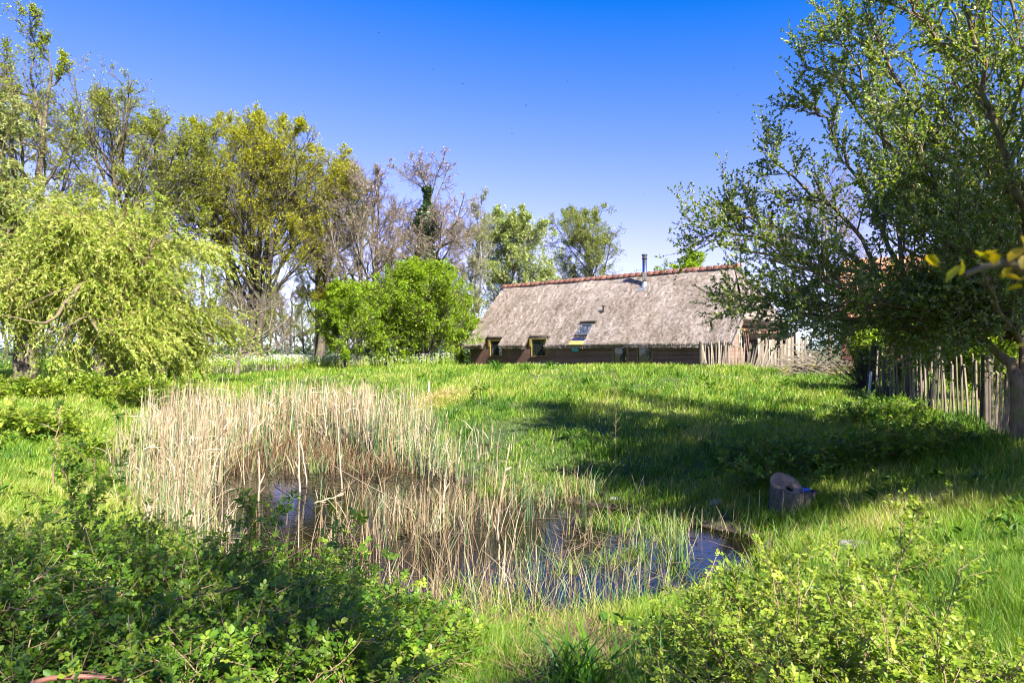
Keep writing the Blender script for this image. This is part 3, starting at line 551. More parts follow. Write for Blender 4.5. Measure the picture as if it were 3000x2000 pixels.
    rows = [(250, 62), (330, 70), (420, 58), (505, 66), (560, 80), (625, 60), (660, 74), (700, 66), (770, 62), (812, 78), (845, 64), (890, 72), (955, 66), (990, 80), (1020, 62), (1060, 72), (1095, 84), (1130, 64), (1170, 76), (1330, 70), (120, 66), (20, 60), (580, 95), (610, 105), (645, 90), (680, 100), (735, 92), (790, 98), (830, 108), (865, 96), (905, 104), (940, 92), (975, 110), (1040, 98), (1075, 106), (1150, 94)]
    for i, (px, d) in enumerate(rows):
        kd = i % 3; x = X(px, d)
        tree('woodland_tree', ['thin tree with faint green haze in the wood beyond the meadow', 'bare twin stemmed tree in the wood beyond the meadow', 'thin tree with scattered small leaves in the wood beyond the meadow'][kd], 'tree', x, d, kinds[kd], M['bark_dark'], M['leaf_sparse'] if kd != 1 else M['seed'], ['hazy green trees in the far wood', 'bare twin trees in the far wood', 'scattered leaf trees in the far wood'][kd], U(0, 6.28), U(.62, .95))
    # far hedges on the horizon and low scrub that closes the view under the trees
    g = Geo(); n = 26000; x = U(-420, 420, n); y = 290+40*np.sin(x*.02)+U(0, 30, n); z = -1.2+np.abs(rng.normal(0, 2.2, n))*(1+.6*np.sin(x*.11)*np.sin(x*.037))
    scatter(g, LEAF4, Q4, np.stack([x, y, z], -1), rng.normal(0, 1, (n, 3)), rng.normal(0, 1, (n, 3)), U(1, 2.2, n), U(.9, 1.8, n), U(0, .6, n))
    tag(g.build('distant_treeline', M['leaf_far']), 'blue green hedges and woods along the far horizon', 'treeline', None, 'stuff')
    g = Geo(); n = 30000; x = U(-42, 2, n); y = U(46, 74, n); f = fbm(x, y, .25, 44); z = hz(x, y)+U(0, 1, n)*(.9+1.1*np.clip(f, -.5, 1))
    k = (x/y > -.78) & (x/y < -.02) & ((f > .0) | (x/y < -.52)); pos = np.stack([x, y, z], -1)[k]; N = len(pos)
    scatter(g, LEAF4, Q4, pos, rng.normal(0, 1, (N, 3)), rng.normal(0, 1, (N, 3))+[0, 0, .6], U(.14, .34, N), U(.1, .22, N), U(0, 1, N)); 
    tag(g.build('wood_undergrowth', M['rose']), 'low scrub and brambles under the trees of the far wood', 'undergrowth', None, 'stuff')
    # cow parsley along the wood edge
    g, gl = Geo(), Geo(); n = 2600; px = U(540, 1330, n); d = U(37.5, 42, n); x = X(px, d); k = U(0, 1, n) < np.clip(1-.5*(px < 680)-.6*(px > 1080), 0, 1); x, d = x[k], d[k]; N = len(x); z = hz(x, d); h = U(.5, 1.0, N)
    ribbons(gl, np.stack([np.stack([x, d, z], -1), np.stack([x, d, z+h], -1)], 1), np.full((N, 2), .03), np.tile([1., 0, 0], (N, 1)), U(.3, .7, N))
    blades(gl, np.repeat(x, 8)+rng.normal(0, .2, N*8), np.repeat(d, 8)+rng.normal(0, .2, N*8), np.repeat(h, 8)*U(.3, .9, N*8), np.full(N*8, .06), U(.2, .6, N*8), .7)
    m = 4; p = np.repeat(np.stack([x, d, z+h], -1), m, 0)+rng.normal(0, .11, (N*m, 3))*[1, 1, .7]; scatter(g, LEAF4, Q4, p, nrm(rng.normal(0, 1, (N*m, 3))*[1, 1, .2]), np.tile([0, -.5, 1.], (N*m, 1)), U(.05, .09, N*m), U(.05, .09, N*m), U(0, 1, N*m))
    tag(gl.build('cow_parsley_stems', M['grass']), 'green stems and leaves of the cow parsley band', 'cow parsley', None, 'stuff'); tag(g.build('cow_parsley_flowers', M['umbel']), 'white cow parsley flowers along the wood edge', 'cow parsley', None, 'stuff')

def weeping_willow(name, label, px, d, cpx, top, half, bark, leafm, nstr, low=1.15, limbs=26, drop=(1.2, 3.6), leafL=.17, dense=22):
    reseed(px+900); x = X(px, d); g0 = G1(x, d); H = Zp(top, d)-g0; root = thing(name, label, 'willow tree', (x, d, g0)); rx = half/F*d
    wood, lf, st = Geo(), Geo(), Geo(); cx = X(cpx, d)-x
    P = 10; t = np.linspace(0, 1, P); tp = np.stack([cx*.4*t**1.5+.25*np.sin(t*5), .2*np.sin(t*4), H*.55*t-.3], -1)[None]; rad = (.38*(1-.55*t)+.12*np.exp(-t*8))[None]; tubes(wood, tp, rad, 10)
    b, dr, tt, pr, _ = spawn(tp, rad, limbs, .22, 1, .85, .25); dr = nrm(dr+[0, 0, .35])
    dr[:, 0] += cx*.06
    ln = U(.5, 1.2, limbs)*rx*1.12; p1 = grow(b, dr, ln, 12, .13, (0, 0, .02)); p1[:, :, 2] += 0
    # limbs arch: rise then bow to the dome
    arch = np.linspace(0, 1, 12); R = np.hypot((p1[:, :, 0]-cx*.6)/rx, p1[:, :, 1]/rx); dome = H*np.sqrt(np.clip(1.02-.72*np.minimum(R, 1)**2, .1, 1)); p1[:, :, 2] = np.minimum(p1[:, :, 2]*1.1+arch*H*.25, dome*U(.38, 1.12, (limbs, 1)))
    q = np.linspace(0, 1, 12); R1 = (pr*.5)[:, None]*(1-.85*q)+.018; tubes(wood, p1, R1, 6)
    b, dr, tt, pr, par = spawn(p1, R1, 9, .25, 1, .8, .3); p2 = grow(b, nrm(dr+[0, 0, .1]), U(.8, 2.3, len(b)), 7, .16, (0, 0, -.05)); R2 = np.full((len(b), 1), .03)*(1-.7*np.linspace(0, 1, 7)); tubes(wood, p2, R2, 4)
    keep = U(0, 1, len(p2)) < .55; p2 = p2[keep]; R2 = R2[keep]; per = max(1, nstr//len(p2)); b, dr, tt, pr, par = spawn(p2, R2, per, .2, 1, .9, .3); L = U(*drop, len(b))*np.repeat(U(.45, 1.1, len(p2)), per); L = np.minimum(L, np.maximum(b[:, 2]-U(.1, low, len(b)), .4))
    s = grow(b, nrm(dr*np.array([1, 1, .7])+[.2, 0, .1]), L, 9, .2, (.05, 0, -.24)); tubes(st, s, np.full((len(b), 1), .008)*(1-.5*np.linspace(0, 1, 9)), 3)
    m = dense; p, tg = sample(s, U(.08, 1, (len(s), m))); p = p.reshape(-1, 3); tg = tg.reshape(-1, 3); N = len(p)
    ax = nrm(tg*.5+rng.normal(0, .6, (N, 3))+[.1, 0, -.25]); no = nrm(rng.normal(0, .7, (N, 3))+[0, -.2, .5]); cl = np.repeat(np.repeat(rng.normal(0, .12, len(p2)), per)+rng.normal(0, .12, len(s)), m)
    scatter(lf, LEAF4, Q4, p, ax, no, leafL*U(.6, 1.25, N), leafL*.4*U(.7, 1.3, N), np.clip(.5+cl+rng.normal(0, .17, N), 0, 1))
    wood.build('trunk', bark, root, True); st.build('hanging_strands', M['willow_strand'], root); lf.build('crown', leafm, root); return root

def willows():
    weeping_willow('weeping_willow', 'weeping willow with yellow green strands hanging to the grass', 310, 25, 290, 610, 300, M['bark_willow'], M['leaf_willow'], 3600, limbs=34, drop=(.9, 3.3), low=.5, leafL=.15, dense=30)
    weeping_willow('weeping_willow', 'taller greyer willow behind the yellow green weeping willow, at the edge', -60, 29, -40, 225, 270, M['bark_willow'], M['leaf_willow_grey'], 2900, limbs=30, drop=(.6, 1.9), low=2.0, leafL=.15, dense=26)

def sallow():
    reseed(404)
    base = at(3010, 1300, 10.0); root = thing('sallow_tree', 'sallow tree with catkins and small leaves reaching over the paling fence', 'willow tree', tuple(base))
    raw = [[(3015, 1330, 10), (2985, 1180, 10.0), (2968, 1100, 10.1), (2935, 1040, 10.3), (2880, 985, 10.5), (2790, 950, 10.8), (2700, 935, 11)],
           [(3015, 1330, 10.2), (3000, 1120, 10.4), (2990, 1000, 10.6), (2985, 850, 10.8), (2970, 600, 11), (2910, 350, 11.2), (2820, 130, 11.3), (2730, -80, 11.4)],
           [(3000, 985, 10.5), (2930, 940, 10.6), (2840, 905, 10.8), (2690, 880, 11.2), (2580, 815, 11.6), (2470, 785, 12), (2330, 765, 12.3), (2190, 735, 12.6)],
           [(2840, 905, 10.8), (2842, 850, 10.8), (2815, 790, 10.9), (2760, 690, 11.1), (2690, 560, 11.3), (2600, 430, 11.5), (2480, 310, 11.6), (2395, 190, 11.8)],
           [(2690, 880, 11.2), (2640, 790, 11.5), (2642, 650, 11.8), (2620, 500, 12), (2560, 340, 12.2), (2470, 240, 12.3), (2290, 190, 12.5)],
           [(2580, 815, 11.6), (2520, 690, 11.8), (2440, 620, 11.9), (2370, 570, 12), (2250, 500, 12.1), (2175, 432, 12.2)],
           [(2985, 850, 10.8), (3060, 600, 11.5), (3030, 300, 12), (2960, 0, 12.3), (2900, -150, 12.5)],
           [(2970, 600, 11), (2850, 480, 11), (2740, 380, 11), (2640, 260, 11), (2570, 130, 11.1), (2530, 60, 11.2)],
           [(2840, 905, 10.8), (2740, 945, 11.2), (2640, 960, 11.8), (2520, 940, 12.5), (2400, 920, 13)],
           [(2470, 785, 12), (2400, 830, 12.4), (2300, 865, 12.6), (2200, 880, 12.8), (2140, 860, 12.9)],
           [(2580, 815, 11.6), (2450, 720, 12), (2340, 690, 12.2), (2230, 650, 12.4), (2140, 640, 12.5), (2100, 610, 12.5)],
           [(2910, 350, 11.2), (2850, 250, 11), (2760, 130, 10.8), (2680, 30, 10.6), (2640, -60, 10.5)],
           [(2700, 935, 11), (2620, 900, 10.4), (2500, 850, 10), (2380, 800, 9.8), (2260, 770, 9.8)],
           [(2930, 940, 10.6), (2880, 800, 10), (2800, 650, 9.6), (2720, 500, 9.4), (2620, 380, 9.2)],
           [(2985, 850, 10.8), (2900, 740, 11.8), (2780, 600, 12.8), (2660, 450, 13.4), (2580, 300, 13.8)],
           [(2640, 790, 11.5), (2540, 600, 12.3), (2460, 470, 12.8), (2380, 350, 13), (2330, 330, 13)],
           [(2330, 765, 12.3), (2240, 700, 12.5), (2160, 690, 12.6), (2085, 680, 12.6), (2065, 700, 12.6)],
           [(2960, 600, 12), (2880, 420, 12.6), (2780, 200, 13), (2700, 20, 13.2), (2660, -120, 13.2)],
           [(2930, 940, 10.6), (2860, 930, 11.5), (2770, 880, 12.5), (2640, 870, 13.4), (2500, 860, 14)],
           [(2560, 340, 12.2), (2520, 240, 12), (2450, 140, 12), (2420, 100, 12)],
           [(2990, 1000, 10.6), (2960, 960, 9.6), (2900, 850, 9), (2850, 720, 8.8), (2790, 600, 8.8)],
           [(3040, 700, 10), (2960, 520, 9.6), (2900, 300, 9.4), (2850, 100, 9.2), (2800, -100, 9)]]
    for px_, py_ in ((2990, 150), (2960, 330), (2890, 480), (2980, 520), (2870, 640), (2950, 700), (2800, 780), (2700, 700), (2760, 420), (2990, 820), (2900, 820), (2600, 700), (2680, 600), (2420, 930), (2550, 960), (2640, 900), (2740, 960), (2820, 900), (2900, 930), (2940, 860), (2500, 880), (2340, 880), (2720, 850)):
        dd = U(9.4, 13.4); raw.append([(2990, 1000, 10.6), (3000-.25*(3000-px_), (960+py_)*.5, (10.6+dd)*.5), (px_, py_, dd), (px_-U(40, 140), py_-U(60, 200)*(py_ < 800)+U(-20, 60)*(py_ >= 800), dd+U(-.4, .6))])
    thick = [.1, .04, .075, .05, .04, .035, .05, .05, .05, .03, .035, .04, .04, .05, .06, .035, .025, .05, .05, .02, .05, .05]+[.024]*23
    P = 12; L = []
    for r in raw:
        r = [(q[0]+.14*max(0, 2640-q[0])*min(1, max(0, (720-q[1])/250)), q[1], q[2]) for q in r]
        A = np.array([at(*q) for q in r])-base; s = np.linspace(0, 1, P)*(len(A)-1); i = np.minimum(s.astype(int), len(A)-2); f = (s-i)[:, None]; f = f*f*(3-2*f)*.4+f*.6; L.append(A[i]*(1-f)+A[i+1]*f)
    p0 = np.array(L); j = rng.normal(0, .03, p0.shape); j[:, 0] = 0; p0 = p0+j; q = np.linspace(0, 1, P)
    th = np.array(thick); R0 = th[:, None]*(1-.82*q)+.006; wood, tips, lf, ck = Geo(), Geo(), Geo(), Geo()
    R0[0] *= 1+.7*np.exp(-q*7); tubes(wood, p0[:2], R0[:2], 14); tubes(wood, p0[2:], R0[2:], 8)
    use = p0.copy(); b, d, tt, pr, par = spawn(p0, R0, 17, .2, 1, .75, .25); k = par != 0; k |= tt > .6; b, d, tt, pr, par = b[k], d[k], tt[k], pr[k], par[k]
    L1 = U(.5, 1.5, len(b))*(1.2-.75*tt); p1 = grow(b, nrm(d+[-.04, 0, .1]), L1, 7, .13, (0, 0, .06)); R1 = np.clip(pr*.5, .006, .02)[:, None]*(1-.65*np.linspace(0, 1, 7)); tubes(wood, p1, R1, 5)
    b, d, tt, pr, par = spawn(p1, R1, 9, .12, 1, .75, .25); p2 = grow(b, nrm(d+[-.05, 0, .1]), U(.22, .62, len(b)), 5, .12, (0, 0, .06)); R2 = np.full((len(b), 1), .0052)*(1-.5*np.linspace(0, 1, 5)); tubes(wood, p2, R2, 3)
    T = np.concatenate([p2, sample(p1, np.tile(np.linspace(.5, 1, 5), (len(p1), 1)))[0]]); m = 15
    p, tg = sample(T, np.clip(U(.1, 1.15, (len(T), m)), 0, 1)); p = p.reshape(-1, 3); tg = tg.reshape(-1, 3); N = len(p); ax = nrm(tg*.5+rng.normal(0, .6, (N, 3))+[0, 0, .1]); no = nrm(rng.normal(0, .6, (N, 3))+[0, 0, .7])
    cl = np.repeat(rng.normal(0, .16, len(T)), m); scatter(lf, LEAF6, Q6, p, ax, no, U(.034, .068, N), U(.034, .06, N), np.clip(.42+cl+rng.normal(0, .18, N), 0, 1))
    m = 4; p, tg = sample(T, U(.1, .95, (len(T), m))); p = p.reshape(-1, 3); tg = tg.reshape(-1, 3); N = len(p); c = grow(p, nrm(tg*.5+perp(tg)*.8+[0, 0, .35]), U(.03, .06, N), 4, .15); tubes(ck, c, np.full((N, 1), .0085)*np.array([.5, 1, 1, .35]), 4, U(0, 1, N))
    wood.build('trunk', M['bark_willow'], root, True); lf.build('crown', M['leaf_sallow'], root); ck.build('catkins', M['catkin'], root)
    # a second sallow further right whose crown only brushes the frame
    w, l = tree_mesh(8.2, .2, (0, 0, 4.7), (3.3, 3.8, 3.6), k=(34, 10, 8, 4), lv=7, leaf=.08, lw=.8, first=.15, stems=3, minr=.006, vbias=-.1)
    tree('sallow_tree', 'sallow standing beside the fence beyond the right edge, shading the bank', 'willow tree', 9.0, 5.3, (w, l), M['bark_willow'], M['leaf_sallow'])
    # young oak behind the camera: it shades the left thicket, one low branch hangs into view
    rt = tree('young_oak', 'young oak whose blurred yellow leaf sprig hangs in at the right edge', 'oak tree', 3.6, -1.9, tree_mesh(7.6, .16, (-1.7, .7, 6.3), (2.6, 2.4, 2.5), k=(20, 9, 7, 3), lv=2, leaf=.09, lw=.8, first=.4, stems=1, minr=.006), M['bark'], M['leaf_yellow'])
    o = np.array(rt.location); g = Geo(); gl = Geo(); NR = .62
    br = np.array([(3.6, -1.9, 1.6), (2.2, -.6, 1.0), (1.25, .45, .5), (.9, .92, .2), (.81, 1.0, .10), (.735, 1.03, .14), (.69, 1.04, .12)]); br2 = np.array([(.9, .92, .2), (.865, 1.0, .08), (.845, 1.04, .0), (.84, 1.05, -.05)])
    br[2:] *= NR; br2 *= NR
    for b_, r_ in ((br, .008), (br2, .003)):
        s = np.linspace(0, 1, 12)*(len(b_)-1); i = np.minimum(s.astype(int), len(b_)-2); f = (s-i)[:, None]; pp = b_[i]*(1-f)+b_[i+1]*f; tubes(g, (pp-o)[None], (r_*(1-.85*np.linspace(0, 1, 12))+.0015)[None], 6)
    spots = NR*np.array([(.60, 1.04, .118), (.625, 1.03, .13), (.65, 1.03, .115), (.67, 1.02, .135), (.69, 1.02, .10), (.70, 1.01, .14), (.72, 1.01, .105), (.74, 1.0, .08), (.73, 1.0, .13), (.755, 1.03, .06), (.765, 1.03, .03), (.77, 1.05, -.02), (.762, 1.05, .01), (.76, 1.05, -.045)])
    n = len(spots)
    scatter(gl, LEAF6, Q6, np.repeat(spots, 2, 0)+rng.normal(0, .006, (2*n, 3))+[.043, 0, .003]-o, nrm(rng.normal(0, .6, (2*n, 3))+[-.6, -.1, .05]), nrm(rng.normal(0, .5, (2*n, 3))+[0, -.4, .8]), U(.014, .026, 2*n), U(.011, .02, 2*n), U(0, 1, 2*n))
    g.build('low_branch', M['bark'], rt, True); gl.build('leaves', M['leaf_yellow'], rt)
    # lilac and green shrubs behind the fence
    for px, d, top, half, lab, pur in ((2690, 17.5, 850, 120, 'lilac bush with purple blossom in front of the brick barn', True), (2880, 15.5, 880, 130, 'dark green shrub behind the paling fence next to the lilac', False), (2530, 19.5, 965, 55, 'thin light green shrub at the left end of the paling fence', False)):
        x = X(px, d); g0 = G1(x, d); H = Zp(top, d)-g0; r = half/F*d; w, l = tree_mesh(H, .05, (0, 0, H*.55), (r, r, H*.48), k=(36, 9, 7, 3), lv=5 if half > 60 else 2, leaf=.075, lw=.8, stems=4, first=.08, minr=.006, base_drop=.1)
        rt = tree('lilac_bush' if pur else 'garden_shrub', lab, 'shrub', x, d, (w, l), M['bark'], M['leaf_bright'] if not pur else M['leaf_sallow'])
        if pur:
            g = Geo(); n = 22; a = U(0, 6.28, n); c = np.stack([np.cos(a)*r*U(.3, 1, n), -np.abs(np.sin(a))*r*U(.5, 1, n), H*U(.25, .98, n)], -1); m = 40; p = np.repeat(c, m, 0)+rng.normal(0, .05, (n*m, 3))*[.7, .7, 1.5]
            scatter(g, LEAF4, Q4, p, rng.normal(0, 1, (n*m, 3)), rng.normal(0, 1, (n*m, 3)), .03, .03, U(0, 1, n*m)); g.build('blossom', M['lilac'], rt)

# ------------------------------------------------------------------ thickets of rose and bramble
def rose_bush(label, x, y, rx, ry, h, n, mat, leafL=.03, shoots=(), group=None, name='rose_bush', cat='rose bush', m_comp=8, cover=True):
    reseed(abs(x)*1000+y*77); z = G1(x, y); root = thing(name, label, cat, (x, y, z), 0, group); wood, lf = Geo(), Geo()
    a = U(0, 6.28, n); r = np.sqrt(U(0, 1, n)); b = np.stack([np.cos(a)*rx*r*.75, np.sin(a)*ry*r*.75, np.zeros(n)-.05], -1)
    d = nrm(np.stack([np.cos(a)*rx*.7, np.sin(a)*ry*.7, np.full(n, h*1.3)], -1)+rng.normal(0, .25, (n, 3))); L = U(.75, 1.25, n)*h*1.35
    p0 = grow(b, d, L, 9, .1, (0, 0, -.07)); p0[:, :, 2] = np.minimum(p0[:, :, 2], h*U(.75, 1.05, (n, 1))); R0 = np.full((n, 1), .006)*(1-.6*np.linspace(0, 1, 9))
    if shoots:
        S = np.array(shoots); s0 = S[:, :3]-[x, y, z]; ps = grow(s0, nrm(S[:, 3:6]), S[:, 6], 9, .07); p0 = np.concatenate([p0, ps]); R0 = np.concatenate([R0, np.full((len(ps), 1), .006)*(1-.6*np.linspace(0, 1, 9))])
    tubes(wood, p0, R0, 5, np.full(len(p0), .5))
    b, d, tt, pr, par = spawn(p0, R0, 9, .12, 1, .85, .25); p1 = grow(b, nrm(d+[0, 0, .12]), U(.1, .32, len(b)), 5, .14, (0, 0, .02)); tubes(wood, p1, np.full((len(b), 1), .0028)*(1-.5*np.linspace(0, 1, 5)), 3)
    m = m_comp; p, tg = sample(p1, np.clip((np.arange(m)[None]+U(0, 1, (len(p1), m)))/m, .05, 1)); p = p.reshape(-1, 3); tg = tg.reshape(-1, 3); N = len(p)
    ax = nrm(tg*.5+perp(tg)*.8+[0, 0, .12]); no = nrm(rng.normal(0, .35, (N, 3))+[0, 0, 1]); x_ = nrm(np.cross(ax, no)); LL = leafL*U(.5, 1.4, N); vv = np.repeat(rng.normal(0, .13, len(p1)), m)+rng.normal(.5, .12, N)
    tip = (np.repeat(tt, m) > .75)*.2; vv = vv+tip
    pet = LL*1.6
    for f, sgn, sc in ((1.0, 0, 1.1), (.75, 1, 1), (.75, -1, 1), (.42, 1, .85), (.42, -1, .85)):
        pp = p+ax*(pet*f)[:, None]; aa = nrm(ax*(.45 if sgn else 1)+x_*sgn*.9+rng.normal(0, .12, (N, 3))); scatter(lf, LEAF6, Q6, pp, aa, nrm(no+rng.normal(0, .25, (N, 3))), LL*sc, LL*sc*.95, np.clip(vv+rng.normal(0, .06, N), 0, 1))
    dn = max(2, n//9); a = U(0, 6.28, dn); dp = grow(np.stack([np.cos(a)*rx*.6, np.sin(a)*ry*.6, np.full(dn, h*.3)], -1), nrm(rng.normal(0, .6, (dn, 3))+[0, 0, .9]), U(.4, .9, dn)*h*1.5, 7, .12, (0, 0, -.05)); tubes(wood, dp, np.full((dn, 1), .0045)*(1-.5*np.linspace(0, 1, 7)), 4)
    wood.build('stems', M['cane'], root, True); lf.build('leaves', mat, root); return root
def thickets():
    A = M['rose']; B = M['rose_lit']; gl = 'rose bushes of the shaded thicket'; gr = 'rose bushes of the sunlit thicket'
    L = [(-3.55, 4.85, .75, .6, .5, 'rose bush furthest left at the back of the shaded thicket', [(-3.55, 4.6, -1.2, -.2, -.3, .6, .45), (-3.2, 4.5, -1.2, .5, 0, .35, .5)]),
         (-2.65, 4.75, .7, .6, .5, 'rose bush with a tall dark shoot rising over the shaded thicket', [(-2.78, 4.4, -1.4, .0, 0, 1, .75), (-2.78, 4.4, -1.1, -.35, 0, 1, .42), (-2.78, 4.4, -1.15, .45, 0, .8, .4)]),
         (-1.95, 4.8, .65, .6, .5, 'rose bush with a pointed top in front of the tall dry reeds', [(-1.8, 4.7, -1.4, 0, 0, 1, .4), (-1.65, 4.7, -1.4, .2, 0, 1, .35)]),
         (-1.35, 4.7, .6, .5, .34, 'rose bush at the back of the shaded thicket next to the open water', []),
         (-3.1, 3.85, .75, .55, .68, 'rose bush at the left border halfway down the shaded thicket', []),
         (-2.2, 3.85, .7, .55, .56, 'rose bush in the very middle of the shaded thicket', []),
         (-1.4, 3.8, .65, .5, .46, 'rose bush in the shaded thicket below the open water', []),
         (-.98, 3.75, .45, .5, .42, 'rose bush at the end of the shaded thicket with a thin dark upright shoot', [(-.8, 3.5, -1.6, .12, 0, 1, .72)]),
         (-.68, 4.3, .3, .35, .3, 'small half lit rose bush where the shaded thicket meets the reeds', []),
         (-2.3, 2.95, .75, .55, .62, 'large leaved rose bush at the bottom left corner', []),
         (-1.6, 2.9, .6, .5, .6, 'rose bush at the bottom edge left of the centre', []),
         (-1.0, 2.95, .4, .45, .52, 'rose bush at the bottom edge where the shade ends', [])
         ]
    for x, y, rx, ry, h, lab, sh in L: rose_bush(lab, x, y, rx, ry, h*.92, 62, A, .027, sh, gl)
    R = [(1.38, 4.0, .4, .4, .24, 'sunlit rose bush bordering the tawny reeds'), (1.75, 4.5, .5, .4, .38, 'sunlit rose bush with yellow green tips in front of the dark bank'), (2.5, 4.7, .4, .3, .2, 'low sunlit rose bush near the mossy stone'), (1.25, 3.3, .32, .3, .3, 'sunlit rose bush beside the dock clump'),
         (1.7, 3.6, .5, .42, .32, 'sunlit rose bush in the middle of the bright thicket'), (2.3, 3.8, .35, .3, .2, 'sunlit rose bush among long bright grass'), (1.42, 2.8, .42, .4, .46, 'sunlit rose bush at the bottom edge of the bright thicket'), (1.75, 2.9, .5, .4, .44, 'sunlit rose bush at the bottom edge next to the long grass')]
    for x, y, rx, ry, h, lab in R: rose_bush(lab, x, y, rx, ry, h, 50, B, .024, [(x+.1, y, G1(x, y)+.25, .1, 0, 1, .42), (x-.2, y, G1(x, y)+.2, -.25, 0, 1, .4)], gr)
    rose_bush('single tall rose shoot standing by itself above the bank grass', 3.15, 5.5, .1, .1, .3, 5, B, .027, [(3.15, 5.5, G1(3.15, 5.5), 0, 0, 1, .72), (3.2, 5.5, G1(3.2, 5.5)+.4, .45, 0, 1, .3)])
    for x, y, rx, h, lab in ((4.6, 11.2, .8, .5, 'bramble bush on the shaded slope left of the others'), (5.6, 11.6, .8, .5, 'bramble bush below the paling fence'), (4.7, 12.4, .6, .4, 'bramble patch up the slope behind the concrete well ring'), (6.6, 11.0, .7, .45, 'dark bramble at the foot of the sallow trunk'), (7.6, 14.2, .8, .4, 'bramble along the foot of the leaning posts')):
        rose_bush(lab, x, y, rx, rx*.7, h, 40, A, .04, (), 'brambles on the shaded slope', 'bramble_bush', 'bramble', 6)
    for px, py, d, r, h, lab in ((60, 1290, 14, .8, .45, 'bright bramble patch on the left meadow nearest the border'), (330, 1300, 13.6, .6, .35, 'small bright bramble patch on the left meadow behind the bare sapling'), (460, 1205, 20, 1.0, .8, 'bramble mound under the weeping willow next to the reeds'), (250, 1190, 21, 1.1, .6, 'long bramble mound at the foot of the weeping willow'), (60, 1185, 21, 1.0, .6, 'bramble mound at the left under the willow')):
        x = X(px, d); rose_bush(lab, x, d, r, r*.6, h, 36, B, .05+.001*d, (), 'brambles on the left meadow', 'bramble_bush', 'bramble', 5)
    # thin saplings
    def sapling(label, px0, py0, px1, py1, d, buds, mat, r=.008):
        b = at(px0, py0, d); root = thing('sapling', label, 'sapling', tuple(b)); g, l = Geo(), Geo(); e = at(px1, py1, d)-b; t = np.linspace(0, 1, 10)[:, None]; pp = e*t+rng.normal(0, .008, (10, 3)); pp[0] = (0, 0, -.1); tubes(g, pp[None], (r*(1-.6*t[:, 0]))[None], 6)
        bb, dd, tt, pr, pa = spawn(pp[None], np.full((1, 10), r), 9, .45, .98, .8, .2); q = grow(bb, dd, U(.06, .16, 9)*(1+d/20), 4, .1); tubes(g, q, np.full((9, 4), r*.4), 4)
        p = np.concatenate([q[:, 2], q[:, 3], np.repeat(pp[-1:], 8, 0)]); p = np.repeat(p, buds, 0); N = len(p); scatter(l, LEAF6, Q6, p+rng.normal(0, .02, (N, 3)), nrm(rng.normal(0, .6, (N, 3))+[0, 0, .8]), rng.normal(0, 1, (N, 3)), .02+.003*d, .014+.002*d, U(0, .5, N))
        g.build('trunk', M['cane'], root, True); l.build('leaves', mat, root)
    sapling('thin sapling with a few dark opening buds on the left meadow', 148, 1470, 178, 1185, 9.5, 3, M['rose'], .012)
    sapling('thin dark bare sapling in front of the slope shadow', 1802, 1400, 1806, 1125, 13.8, 2, M['rose'], .009)

